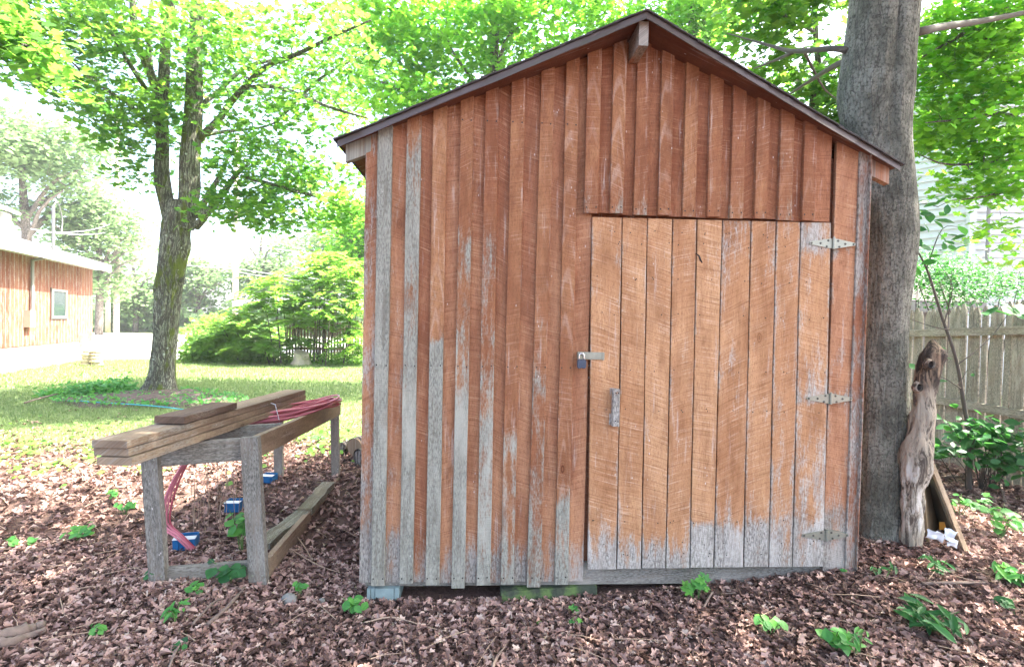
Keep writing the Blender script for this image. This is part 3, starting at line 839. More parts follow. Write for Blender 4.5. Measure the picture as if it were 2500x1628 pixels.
# rafter tails (both eaves), the first ones in the plane of the front wall
def rafter(sx, y, g, hue, short=0.0, h=0.085):
    slp = slL if sx < 0 else slR
    tip = tipL if sx < 0 else tipR
    xin = (xl + 0.03) if sx < 0 else (xr - 0.045)
    xo = tip.x - sx * (0.022 + short)
    m = MB()
    z = lambda x: pk0.z + slp * (x - pk0.x) - 0.003
    dz = h / math.cos(math.atan(slp))
    xs = [xin, xo]
    vs = []
    for yy in (y, y + .038):
        vs += [(xin, yy, z(xin)), (xo, yy, z(xo)), (xo, yy, z(xo) - dz), (xin, yy, z(xin) - dz)]
    cs = [(random.random() * .2 + .3, g, hue, .5)] * 8
    m.add(vs, [(0, 1, 2, 3), (7, 6, 5, 4), (0, 4, 5, 1), (1, 5, 6, 2), (2, 6, 7, 3), (3, 7, 4, 0)], cs)
    return m.build('rafter_tail', MT['batten'] if g > .5 else MT['siding'], shed)
rafter(-1, 0.0, 0.72, 0.6); rafter(1, 0.0, 0.5, 0.9)
for yy in (0.62, 1.24, 1.86): rafter(-1, yy, 0.1, 0.3, 0.02); rafter(1, yy, 0.1, 0.3, 0.02)

# padlock hanging on the hasp
def padlock():
    p = SM @ Vector((ax_ + .018, -0.045, az_ - .045))
    rt = empty('padlock', p, 'small dark blue-black padlock hanging from the steel hasp of the shed door', 'padlock', M=Matrix.Translation(p) @ SM.to_3x3().to_4x4())
    rt['_local'] = 1
    b = MB()
    pts = [(-.021, .024), (.021, .024), (.0235, .018), (.0235, -.016), (.018, -.023), (.006, -.023), (.003, -.020), (-.003, -.020), (-.006, -.023), (-.018, -.023), (-.0235, -.016), (-.0235, .018)]
    n = len(pts)
    vs = [(x * .92, -.012, z * .92) for x, z in pts] + [(x, -.009, z) for x, z in pts] + [(x, .009, z) for x, z in pts]
    b.add(vs, [tuple(range(n - 1, -1, -1)), tuple(range(2 * n, 3 * n))] + [(k, (k + 1) % n, (k + 1) % n + n, k + n) for k in range(n)] + [(k + n, (k + 1) % n + n, (k + 1) % n + 2 * n, k + 2 * n) for k in range(n)])
    b.box((-.011, -.0135, -.009), (.011, -.0122, .010))
    body = b.build('lock_body', MT['lockbody'], rt)
    s = MB()
    s.tube(spline([(-.013, 0, .022), (-.013, 0, .045), (-.009, 0, .055), (0, 0, .059), (.009, 0, .055), (.013, 0, .045), (.013, 0, .022)], 16), .0033, 8)
    s.build('shackle', MT['chrome'], rt, smooth=True)
padlock()

# supports below the shed
def W3(u, v, off):
    x, z = W(u, v, off); return SM @ Vector((x, -off, z))
def block():
    a = W3(896, 1437, 0.012); b = W3(974, 1437, 0.012)
    rt = empty('concrete_block', (a.x, a.y, 0), 'blue-grey ribbed concrete block under the left corner of the shed', 'block', M=Matrix.Translation((a.x, a.y, 0)) @ SM.to_3x3().to_4x4())
    rt['_local'] = 1
    m = MB(); wd = (b - a).length; h = a.z
    for i, (x0, x1) in enumerate(((0, wd * .1), (wd * .12, wd * .24), (wd * .26, wd * .84), (wd * .86, wd))):
        m.box((x0, 0.004 if i % 2 else 0, -0.06), (x1, .2, h))
    m.box((0.002, 0.009, -.05), (wd - .002, .198, h - .002))
    m.build('block_body', MT['concrete'], rt)
block()
def mossy():
    m = MB()
    a = W3(1222, 1452, .02); b = W3(1458, 1444, 0.015)
    g = Mat('mossy_timber')
    n = g.noise(g.obj(), 9.0, 4.0); n2 = g.noise(g.obj(), 60.0, 3.0)
    c = g.mix(g.ss(n, .42, .6), (0.055, 0.065, 0.045), (0.13, 0.20, 0.06)); c = g.mix(g.math('MULTIPLY', n2, .5), c, (0.04, 0.05, 0.03))
    mt = g.pbr(c, .95, g.bump(n2, .7, .01))
    a.z -= .012; b.z += 0.0
    m.beam(a + Vector((0, .05, -.012)), b + Vector((0, .05, 0)), .085, .10, (0, 0, 1), 14, taper=.55, jit=.004)
    setp(m.build('timber', mt), 'dark timber covered in green moss wedged under the shed beside the door', 'timber')
mossy()

# ------------------------------------------------------------------ trees
def limb_nodes(paths):
    out = []
    for pts, rad in paths:
        for p, r in zip(pts, rad): out.append((Vector(p), r))
    return out
def tree(name, label, cat, base, limbs, blobs, nclus, nleaf, lsize, bmat, lmat, group=None, seed=1, clr=0.38, flat=0.4, tmpl=None, twigr=0.012, seg=10, tilt=0.55, trunk_extra=None, hero=None, droop=0.05, clip=None, twigs=True, lcb=0.0, sun_side=0):
    """limbs: list of (control points, radii, n); blobs: (centre, (rx,ry,rz), weight)"""
    rs = np.random.RandomState(seed); rd = random.Random(seed)
    rt = empty(name, base, label, cat, group)
    tm = MB()
    paths = []
    for (cp, rr, n) in limbs:
        pts = spline(cp, n)
        for i, p in enumerate(pts[1:], 1):
            p += Vector((nz(p, 1.3, seed), nz(p, 1.3, seed + 5), 0)) * min(0.05, lerpl(rr, n)[i] * 0.6)
        paths.append((pts, lerpl(rr, n)))
    for pi, (pts, rad) in enumerate(paths):
        if hero and pi in hero: continue
        tm.tube(pts, rad, seg if rad[0] > .05 else 7)
    nodes = limb_nodes([([p for p in pts[len(pts) // 5:]], rad[len(pts) // 5:]) for pts, rad in paths])
    NP = [n[0] for n in nodes]; NR = [n[1] for n in nodes]
    ws = np.array([b[2] for b in blobs], float); ws /= ws.sum()
    cen = []
    while len(cen) < nclus:
        b = blobs[rs.choice(len(blobs), p=ws)]
        q = rs.normal(size=3); q /= np.linalg.norm(q); q *= rs.uniform(0.15, 1) ** 0.45
        p = Vector((b[0][0] + q[0] * b[1][0], b[0][1] + q[1] * b[1][1], b[0][2] + q[2] * b[1][2]))
        if clip and not clip(p): continue
        cen.append(p)
    if twigs:
        arr = np.array([tuple(p) for p in NP])
        d0 = [np.min(np.sum((arr - np.array(c)) ** 2, axis=1)) for c in cen]
        order = np.argsort(d0)
        A = arr
        AR = list(NR)
        for k in order:
            c = cen[k]
            d = np.sum((A - np.array(c)) ** 2, axis=1)
            j = int(np.argmin(d))
            s = Vector(A[j]); r0 = min(AR[j] * 0.6, twigr * (1 + 1.2 * math.sqrt(d[j])))
            r0 = max(r0, 0.004)
            mid = s.lerp(c, .5) + Vector((rd.uniform(-.1, .1), rd.uniform(-.1, .1), rd.uniform(0, .12))) * (c - s).length
            pts = spline([s, mid, c], 6)
            tm.tube(pts, lerpl([r0, r0 * .35], 6), 4, cap=False)
            A = np.vstack([A, np.array([tuple(pts[3]), tuple(pts[5])])]); AR += [r0 * .6, r0 * .4]
    trunk = tm.build('trunk', bmat, rt, smooth=True)
    if hero: trunk_extra(rt, paths, trunk)
    C = np.array([tuple(c) for c in cen])
    idx = np.repeat(np.arange(nclus), nleaf)
    n = len(idx)
    offs = rs.normal(size=(n, 3)) * np.array([clr * .5, clr * .5, clr * flat * .5])
    rr = np.linalg.norm(offs[:, :2], axis=1)
    offs[:, 2] -= rr * 0.25 + droop * rs.rand(n)
    pos = C[idx] + offs
    if clip:
        keep = np.array([clip(Vector(p)) for p in pos]); pos = pos[keep]; idx = idx[keep]; n = len(pos)
    nr = np.stack([rs.normal(size=n) * tilt, rs.normal(size=n) * tilt - .15, np.ones(n)], 1)
    sz = lsize * rs.uniform(.6, 1.15, n)
    lc = np.clip(rs.rand(nclus)[idx] * .5 + rs.rand(n) * .5 + lcb, 0, 1)
    leafcloud('crown', [(tmpl or tmpl_maple(), pos, nr, sz, lc, rs)], lmat, rt, off=tuple(base))
    return rt
def blob(u, v, y, ru, rv, ry, wgt=1.0):
    c = PY(u, v, y); k = c.y / F
    return ((c.x, c.y, c.z), (ru * k, ry, rv * k), wgt)

def hero_tube(m, pts, rad, seg, ridge=0.06, hs=6.0, vs=1.6, flare=None, seed=0.0, shape=None):
    """thick trunk with furrowed, uneven surface"""
    vs_, fs = [], []
    n = len(pts)
    for i, (p, r) in enumerate(zip(pts, rad)):
        for k in range(seg):
            t = 2 * math.pi * k / seg
            d = Vector((math.cos(t), math.sin(t), 0))
            rr = r * (1 + (shape(t, p.z) if shape else 0))
            q = Vector((d.x * hs, d.y * hs, p.z * vs + seed))
            rg = abs(noise.noise(q)) * 2
            rg = min(1, rg * 2.2)
            q2 = Vector((d.x * 1.5, d.y * 1.5, p.z * 1.1 + seed + 9))
            rr *= 1 + ridge * (rg - .5) + 0.10 * noise.noise(q2)
            if flare: rr += flare(t, p.z) * r
            vs_.append(p + d * rr)
    for i in range(n - 1):
        for k in range(seg):
            k2 = (k + 1) % seg
            fs.append((i * seg + k, i * seg + k2, (i + 1) * seg + k2, (i + 1) * seg + k))
    m.add(vs_, fs)

# --- left maple (twin stems)
YL = 9.6
bL = PG(393, 972); bL = Vector((bL.x, bL.y, gh(bL.x, bL.y) - .08))
YL = bL.y + .1
def pl(u, v, dy=0): return PY(u, v, YL + dy)
trunkpts = [pl(385, 985), pl(392, 935), pl(398, 860), pl(405, 780), pl(413, 700), pl(421, 610), pl(431, 540), pl(440, 490)]
rt_ = [.26, .21, .19, .19, .205, .215, .225, .165]
stemR = [pl(452, 560), pl(462, 450), pl(470, 350), pl(474, 230), pl(476, 120), pl(478, 0), pl(480, -150), pl(470, -300)]
stemL = [pl(418, 560), pl(403, 450), pl(398, 370), pl(394, 280), pl(402, 180), pl(410, 60), pl(420, -60), pl(430, -250)]
limbsL = [
    (trunkpts, rt_, 60), (stemR, [.14, .165, .155, .14, .12, .10, .08, .05], 60), (stemL, [.12, .125, .105, .095, .085, .075, .06, .04], 60),
    ([pl(478, 555), pl(520, 500, -.2), pl(548, 470, -.3), pl(585, 420, -.4), pl(610, 400, -.4)], [.07, .06, .055, .04, .02], 14),
    ([pl(482, 530), pl(505, 480, .2), pl(530, 440, .2), pl(560, 380, .3)], [.06, .055, .045, .02], 10),
    ([pl(590, 430, -.4), pl(700, 460, -.8), pl(790, 487, -1.2), pl(870, 530, -1.5)], [.035, .03, .02, .01], 12),
    ([pl(488, 340), pl(535, 290, -.2), pl(580, 235, -.4), pl(640, 170, -.6), pl(720, 135, -.9), pl(790, 100, -1.2), pl(905, 50, -1.6)], [.065, .06, .052, .042, .034, .026, .012], 24),
    ([pl(485, 260), pl(530, 225, .3), pl(600, 165, .5), pl(680, 145, .8), pl(760, 130, 1.1)], [.045, .04, .035, .03, .015], 14),
    ([pl(600, 215, -.3), pl(660, 212, -.6), pl(730, 230, -.9), pl(800, 260, -1.2), pl(900, 290, -1.5)], [.04, .035, .03, .025, .012], 14),
    ([pl(670, 305, .4), pl(740, 230, .3), pl(800, 180, .2), pl(870, 143, 0)], [.03, .03, .025, .012], 10),
    ([pl(500, 330), pl(560, 320, .6), pl(640, 312, .8), pl(700, 285, .9)], [.04, .03, .02, .01], 8),
    ([pl(395, 270), pl(365, 170, -.2), pl(335, 100, -.3), pl(322, 0, -.4), pl(300, -100, -.5)], [.08, .07, .06, .05, .03], 16),
    ([pl(392, 250), pl(372, 190, .3), pl(362, 90, .4), pl(372, 0, .5)], [.05, .05, .045, .03], 10),
    ([pl(370, 240, -.1), pl(300, 130, -.5), pl(260, 60, -.8), pl(215, 0, -1.1)], [.045, .035, .025, .015], 12),
    ([pl(385, 330), pl(320, 260, -.7), pl(230, 200, -1.3), pl(150, 130, -1.7)], [.04, .03, .02, .01], 12),
    ([pl(385, 300), pl(330, 255, .7), pl(250, 225, 1.3), pl(180, 190, 1.7)], [.04, .03, .02, .01], 12),
]
bl = [blob(250, 150, YL - .8, 160, 150, 1.6, 3), blob(150, 90, YL - 1.2, 130, 80, 1.3, 1.8), blob(90, 20, YL - 1.5, 110, 60, 1.2, 1), blob(310, 290, YL - .5, 95, 90, 1.3, 1.6), blob(365, 400, YL, 45, 60, .9, .45), blob(430, 90, YL, 160, 120, 2.2, 3),
      blob(450, 300, YL + .4, 110, 60, 1.6, .6), blob(640, 120, YL - .6, 170, 110, 1.6, 2.6), blob(800, 70, YL - 1.0, 120, 80, 1.3, 1.2), blob(640, 400, YL - .6, 140, 95, 1.2, 2.3), blob(580, 500, YL - .5, 90, 40, .8, .9), blob(690, 510, YL - .8, 90, 32, .8, .7),
      blob(770, 420, YL - 1, 95, 75, .9, 1.0), blob(850, 500, YL - 1.3, 50, 40, .6, .5), blob(600, 300, YL, 100, 60, 1.3, .6), blob(780, 260, YL - 1, 100, 60, 1, .8),
      ((bL.x + .3, YL, 9.6), (3.6, 3.4, 2.2), 4.5)]
def extraL(rt, paths, trunk):
    m = MB()
    def flare(t, z):
        if z > .55: return 0
        k = (1 - max(z, 0) / .55) ** 2
        return k * (.30 + .38 * max(0, math.cos(t - 3.3)) ** 2 + .25 * max(0, math.cos(t * 3 + 1)))
    def shp(t, z):
        a = 0.16 * math.exp(-((z - 2.0) / .16) ** 2) * max(0, math.cos(t - math.pi)) + 0.16 * math.exp(-((z - 2.75) / .14) ** 2) * max(0, math.cos(t))
        return a
    hero_tube(m, paths[0][0], paths[0][1], 84, .10, 5.5, 1.6, flare, 0, shp)
    hero_tube(m, paths[1][0], paths[1][1], 56, .10, 4.5, 1.8, None, 4)
    hero_tube(m, paths[2][0], paths[2][1], 48, .10, 4.0, 1.8, None, 8)
    m.build('main_stem', MT['barkL'], rt, smooth=True)
    st = MB()
    q = pl(438, 686, -.1)
    st.tube([q, q + Vector((.10, -.02, .05))], [.05, .035], 8)
    st.build('broken_stub', MT['barkL'], rt)
tree('maple_tree', 'large twin-stemmed maple with mossy bark rising from a mulched bed in the lawn', 'tree', tuple(bL), limbsL, bl, 600, 25, 0.115, MT['barkL'], MT['leaf'], seed=11, hero=(0, 1, 2), trunk_extra=extraL)

# --- right maple, its trunk hard against the shed
bR = Vector((2.42, 3.38, gh(2.42, 3.38) - .1))
YR = 3.38
def pr(u, v, dy=0): return PY(u, v, YR + dy)
rp = [pr(2142, 1420), pr(2144, 1300), pr(2148, 1150), pr(2154, 950), pr(2158, 700), pr(2156, 480), pr(2142, 330), pr(2138, 230), pr(2144, 100), pr(2150, 0), pr(2165, -200), pr(2165, -420)]
rr_ = [.19, .18, .16, .145, .14, .15, .175, .20, .192, .19, .185, .17]
def over(p):   # keep the overhead crown above the picture
    return p.y < 0.5 or (p.z - 1.5) / p.y > 0.69 or abs(p.x) > 1.08 * p.y
limbsR = [(rp, rr_, 110),
    ([pr(2165, -300), Vector((2.2, 3.0, 6.5)), Vector((1.2, 2.2, 8.0)), Vector((-.5, 1.5, 9.0))], [.16, .12, .08, .03], 16),
    ([pr(2165, -350), Vector((3.0, 3.9, 6.8)), Vector((3.8, 4.8, 8.2)), Vector((4.6, 5.5, 9.3))], [.16, .12, .08, .03], 16),
    ([pr(2240, 80), pr(2300, 66, .3), pr(2380, 55, .6), pr(2500, 32, .9), pr(2620, 0, 1.2)], [.028, .026, .023, .020, .016], 14),
    ([pr(2070, 125), pr(2030, 120, .1), pr(1940, 126, .5), pr(1880, 112, .9), pr(1775, 82, 1.4)], [.022, .02, .017, .012, .004], 14),
    ([pr(2075, 145), pr(2040, 160, .3), pr(1990, 190, .7), pr(1925, 232, 1.2)], [.022, .02, .017, .008], 10),
    ([pr(1940, 126, .5), pr(1900, 145, .8), pr(1840, 168, 1.2)], [.018, .012, .006], 7),
    ([pr(1960, 120, .4), pr(1975, 150, .6), pr(2010, 215, .9), pr(2040, 240, 1.1)], [.012, .01, .008, .004], 8),
    ([Vector((3.6, 4.4, 7.8)), Vector((4.6, 4.9, 7.0)), Vector((5.5, 5.4, 6.3))], [.06, .04, .02], 8),
]
blR = [((1.8, 1.2, 8.6), (3.8, 4.2, 2.4), 5.5), ((4.2, 1.8, 8.2), (3.2, 3.8, 2.4), 3.5),
       ((5.5, 5.0, 8.6), (3.0, 2.4, 1.8), 1.2)]
def extraR(rt, paths, trunk):
    m = MB()
    def flare(t, z):
        if z > .5: return 0
        k = (1 - max(z, 0) / .5) ** 2
        return k * (.22 + .35 * max(0, math.cos(t + .6)) ** 2 + .2 * max(0, math.cos(t * 3)))
    def shp(t, z):
        # bulge towards the camera-left and a long seam between two fused stems
        s = 0.16 * math.exp(-((z - 3.0) / .38) ** 2) * max(0, math.cos(t - 3.4))
        sm = (t - 4.65 - .12 * math.sin(z * 1.7)); sm = (sm + math.pi) % (2 * math.pi) - math.pi
        if z > 2.55: s -= 0.16 * math.exp(-(sm / .13) ** 2) * sstep(2.55, 3.1, z)
        sm2 = (t - 4.1 - .05 * math.sin(z * 3)); sm2 = (sm2 + math.pi) % (2 * math.pi) - math.pi
        if z > 3.3: s -= 0.07 * math.exp(-(sm2 / .1) ** 2)
        return s
    hero_tube(m, paths[0][0], paths[0][1], 110, .035, 5.0, 1.3, flare, 21, shp)
    m.build('main_stem', MT['barkR'], rt, smooth=True)
tree('maple_tree', 'thick smooth grey-barked maple trunk standing hard against the right side of the shed', 'tree', tuple(bR), limbsR, blR, 500, 32, 0.20, MT['twig'], MT['leaf'], seed=5, hero=(0,), trunk_extra=extraR, clip=lambda p: over(p), clr=.6, tilt=.4)

# --- leafy boughs of further trees behind the shed
def yp(u, v, y): return PY(u, v, y)
def bough_tree(name, label, bx_, by_, limbs, blobs, n, nl, ls, mat, seed, **kw):
    return tree(name, label, 'tree', (bx_, by_, gh(bx_, by_) - .1), limbs, blobs, n, nl, ls, MT['barkF'], mat, seed=seed, **kw)
YB = 11.8
t0 = yp(1205, 600, YB)
bough_tree('maple_tree', 'bright green maple whose crown rises behind the left slope of the shed roof', t0.x, YB,
    [([(t0.x, YB, -.1), yp(1205, 500, YB), yp(1203, 200, YB), yp(1208, 60, YB), yp(1190, -100, YB), yp(1200, -260, YB)], [.2, .17, .12, .10, .08, .05], 24),
     ([yp(1203, 230, YB), yp(1230, 110, YB - .4), yp(1290, 40, YB - .6), yp(1380, -20, YB - .8)], [.05, .045, .035, .02], 10),
     ([yp(1204, 260, YB), yp(1100, 120, YB), yp(1090, 40, YB), yp(1060, -60, YB)], [.05, .03, .025, .02], 10),
     ([yp(1204, 330, YB), yp(1050, 250, YB - .5), yp(930, 200, YB - .8)], [.05, .03, .02], 8),
     ([yp(1204, 200, YB), yp(1400, 130, YB + .5), yp(1560, 60, YB + .8)], [.05, .03, .015], 8)],
    [blob(960, 130, YB, 110, 130, 1.5, 2.2), blob(1120, 110, YB, 170, 160, 1.5, 4), blob(1330, 60, YB, 190, 110, 1.5, 3.5), blob(1520, 10, YB, 100, 60, 1.2, .8), blob(1000, 250, YB - .6, 120, 60, 1, 1.2), blob(905, 60, YB + .3, 70, 90, 1, .8), blob(1200, -120, YB, 350, 100, 2, 2.5), blob(850, 220, YB + .5, 60, 60, .8, .4), blob(1080, 260, YB, 120, 90, 1, 1.2)],
    620, 26, .14, MT['leafB'], 23, clr=.5)
YC = 12.5
t0 = yp(1680, 700, YC)
bough_tree('maple_tree', 'maple behind the shed showing sparse leaves above the right slope of the roof', t0.x, YC,
    [([(t0.x, YC, -.1), yp(1680, 300, YC), yp(1690, 60, YC), yp(1700, -150, YC)], [.22, .16, .12, .07], 16),
     ([yp(1690, 100, YC), yp(1720, 40, YC), yp(1710, -40, YC)], [.06, .04, .02], 8)],
    [blob(1690, 40, YC, 70, 70, 1, 1.6), blob(1610, 0, YC, 80, 45, 1, .7), blob(1760, 10, YC, 80, 50, 1, .7), blob(1650, -130, YC, 200, 90, 1.5, 2), blob(1730, 90, YC, 40, 40, .8, .4)],
    150, 26, .15, MT['leafB'], 29)
YD = 7.0
t0 = yp(1985, 700, YD)
bough_tree('maple_tree', 'leafy maple glimpsed between the shed roof and the thick grey trunk', t0.x, YD,
    [([(t0.x, YD, -.1), yp(1985, 300, YD), yp(2000, 200, YD), yp(1990, 80, YD), yp(1980, -150, YD)], [.09, .06, .045, .035, .03], 16),
     ([yp(1990, 80, YD), yp(1900, 30, YD - .6), yp(1830, 0, YD - 1.0)], [.025, .02, .01], 8)],
    [blob(1930, 190, YD, 115, 55, .9, 2.0), blob(2010, 230, YD, 60, 80, .8, 1.2), blob(1870, 140, YD, 55, 30, .7, .5), blob(2030, 290, YD, 35, 40, .5, .4), blob(1900, 10, YD - 1, 120, 35, .8, 1.0), blob(1980, -40, YD - .5, 110, 50, .8, 1), blob(1840, -30, YD - .5, 110, 50, .8, .8)],
    150, 22, .12, MT['leaf'], 37)
# --- big bright maple at the right edge
YE = 6.3
bough_tree('maple_tree', 'bright green maple with layered drooping boughs filling the upper right corner', 7.3, 6.6,
    [([(7.3, 6.6, 0), (7.2, 6.5, 2.5), (7.3, 6.5, 5), (7.2, 6.4, 8)], [.22, .19, .15, .08], 18),
     ([(7.3, 6.5, 4.6), yp(2490, 30, YE), yp(2380, 70, YE - .3), yp(2250, 140, YE - .2)], [.06, .045, .03, .01], 10),
     ([(7.3, 6.5, 4.0), yp(2500, 130, YE), yp(2400, 100, YE - .3), yp(2300, 60, YE)], [.06, .03, .02, .01], 10),
     ([(7.25, 6.5, 3.6), yp(2480, 285, YE), yp(2380, 290, YE - .4), yp(2260, 300, YE - .5)], [.05, .025, .018, .006], 10),
     ([(7.25, 6.5, 3.2), yp(2490, 400, YE), yp(2380, 402, YE - .3), yp(2300, 400, YE - .4), yp(2240, 375, YE - .5)], [.05, .022, .015, .01, .005], 10),
     ([(7.25, 6.5, 3.1), yp(2490, 470, YE), yp(2400, 480, YE - .3), yp(2340, 490, YE - .4)], [.04, .02, .012, .005], 10)],
    [blob(2370, 60, YE, 150, 80, 1.0, 4), blob(2330, 200, YE, 120, 90, .9, 3.0), blob(2420, 260, YE, 110, 110, .9, 3), blob(2300, 310, YE - .2, 70, 30, .5, .8), blob(2430, 360, YE - .2, 80, 35, .5, 1.0), blob(2370, 425, YE - .3, 45, 12, .3, .35), blob(2460, 450, YE - .3, 50, 40, .4, .7), blob(2450, 550, YE - .3, 30, 25, .3, .25), blob(2485, 600, YE - .3, 25, 25, .3, .25),
     ((6.2, 5.2, 6.9), (2.8, 2.2, 1.6), 3.5), ((7.6, 3.4, 7.2), (2.4, 2.6, 2.0), 2.5)],
    520, 19, .10, MT['leafB'], 41, clr=.36)
# --- near bough, top left corner
bough_tree('maple_tree', 'broad-leaved bough hanging into the top left corner nearest the camera', -6.4, 3.2,
    [([(-6.4, 3.2, -.1), (-6.3, 3.3, 2.0), (-6.0, 3.5, 4.2), (-5.9, 3.5, 6)], [.16, .14, .1, .05], 14),
     ([(-6.05, 3.5, 3.9), yp(-60, 60, 4.6), yp(40, 100, 4.8), yp(110, 140, 5)], [.04, .03, .02, .008], 10)],
    [blob(20, 90, 4.8, 75, 45, .4, 1.5), blob(70, 140, 4.8, 40, 28, .3, .6), blob(-40, 40, 4.8, 70, 70, .5, 1.4), ((-6.2, 3.3, 5.6), (1.4, 1.4, 1.0), 1.5)],
    60, 16, .11, MT['leaf'], 43, clr=.34)

# --- far pale trees
def far_tree(label, u, ybase, top, wpx, y, seed, trunk=.25, n=150, dens=18, low=.25, mat='leafF', ls=.5, name='tree'):
    b = PG(u, 800, 0); bx0 = (u - 1250) / F * y
    ht = PY(u, top, y).z; rw = wpx * y / F
    base = (bx0, y, -.05)
    rd = random.Random(seed)
    limbs = [([base, (bx0 + .1, y, ht * .4), (bx0 - .2, y, ht * .75), (bx0, y, ht * .95)], [trunk, trunk * .8, trunk * .5, .05], 14)]
    for k in range(7):
        a = rd.uniform(0, 6.28); h0 = rd.uniform(.25, .6) * ht
        limbs.append(([(bx0, y, h0), (bx0 + math.cos(a) * rw * .4, y + math.sin(a) * rw * .4, h0 + ht * .16), (bx0 + math.cos(a) * rw * .85, y + math.sin(a) * rw * .8, h0 + ht * .22)], [trunk * .45, trunk * .28, .04], 8))
    bl = []
    for k in range(11):
        a = rd.uniform(0, 6.28); r = rd.uniform(.2, .65) * rw; hh = rd.uniform(low + .1, .88) * ht
        bl.append(((bx0 + math.cos(a) * r, y + math.sin(a) * r * .8, hh), (rw * rd.uniform(.3, .5), rw * .4, ht * rd.uniform(.07, .14)), 1))
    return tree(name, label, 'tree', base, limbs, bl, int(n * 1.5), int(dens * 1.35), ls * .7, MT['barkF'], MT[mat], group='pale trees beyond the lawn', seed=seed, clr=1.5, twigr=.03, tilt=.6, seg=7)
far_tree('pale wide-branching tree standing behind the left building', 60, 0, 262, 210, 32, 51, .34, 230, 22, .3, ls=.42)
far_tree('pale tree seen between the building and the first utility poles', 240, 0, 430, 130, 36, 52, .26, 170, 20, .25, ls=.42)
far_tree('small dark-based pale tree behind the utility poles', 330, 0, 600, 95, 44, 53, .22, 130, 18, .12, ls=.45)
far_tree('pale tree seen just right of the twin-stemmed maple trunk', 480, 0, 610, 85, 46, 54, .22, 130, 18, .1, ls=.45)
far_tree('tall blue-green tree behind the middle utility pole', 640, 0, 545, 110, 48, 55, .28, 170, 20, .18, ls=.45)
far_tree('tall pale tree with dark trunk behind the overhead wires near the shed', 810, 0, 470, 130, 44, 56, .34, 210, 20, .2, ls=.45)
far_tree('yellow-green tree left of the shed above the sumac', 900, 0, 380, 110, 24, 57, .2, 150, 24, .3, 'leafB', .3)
# low hedge row far away
hd = np.random.RandomState(61); n = 5200
hx = hd.uniform(-45, -4, n); hyy = hd.uniform(44, 50, n)
hz = hd.rand(n) ** 1.3 * (2.2 + 1.6 * np.array([noise.noise(Vector((x * .35, 0, 0))) for x in hx]))
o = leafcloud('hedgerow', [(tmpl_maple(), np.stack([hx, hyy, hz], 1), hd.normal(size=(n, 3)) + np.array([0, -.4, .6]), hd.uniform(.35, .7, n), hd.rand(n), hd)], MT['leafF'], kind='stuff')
setp(o, 'distant pale green undergrowth along the far edge of the lawn', 'undergrowth')

# ------------------------------------------------------------------ shrubs by the old fence
def shrub(name, label, cat, x, y, blobs, n, nl, ls, mat, seed, tm=None, stems=9, clr=.4, group=None, smat='twig', tilt=.6, flat=.4):
    rs = np.random.RandomState(seed); rd = random.Random(seed)
    rt = empty(name, (x, y, gh(x, y)), label, cat, group)
    ws = np.array([b[2] for b in blobs], float); ws /= ws.sum()
    cen = []
    for _ in range(n):
        b = blobs[rs.choice(len(blobs), p=ws)]
        q = rs.normal(size=3); q /= np.linalg.norm(q); q *= rs.uniform(.1, 1) ** .45
        cen.append([b[0][k] + q[k] * b[1][k] for k in range(3)])
    cen = np.array(cen); cen[:, 2] = np.maximum(cen[:, 2], .06)
    for k in range(min(n, stems)):
        c = Vector(cen[k]); s = Vector((x + (c.x - x) * .5 + rd.uniform(-.1, .1), y + (c.y - y) * .3, gh(x, y) - .03))
        L = (c - s).length; m = MB()
        m.tube(spline([s, s.lerp(c, .5) + Vector((rd.uniform(-.08, .08) * L, 0, .08 * L)), c], 7), lerpl([.009 * max(.3, min(2.5, L)), .003], 7), 5, cap=False)
        m.build('stem', MT[smat], rt, smooth=True)
    idx = np.repeat(np.arange(n), nl)
    N = len(idx)
    pos = cen[idx] + rs.normal(size=(N, 3)) * np.array([clr * .5, clr * .5, clr * flat * .6])
    pos[:, 2] = np.maximum(pos[:, 2], .03)
    nr = np.stack([rs.normal(size=N) * tilt, rs.normal(size=N) * tilt - .2, np.ones(N)], 1)
    lc = np.clip(rs.rand(n)[idx] * .5 + rs.rand(N) * .5, 0, 1)
    leafcloud('foliage', [(tm or tmpl_maple(), pos, nr, ls * rs.uniform(.6, 1.2, N), lc, rs)], mat, rt, off=(x, y, gh(x, y)))
    return rt
def gb(u, v, y, ru, rv, ry, w=1.0): return blob(u, v, y, ru, rv, ry, w)
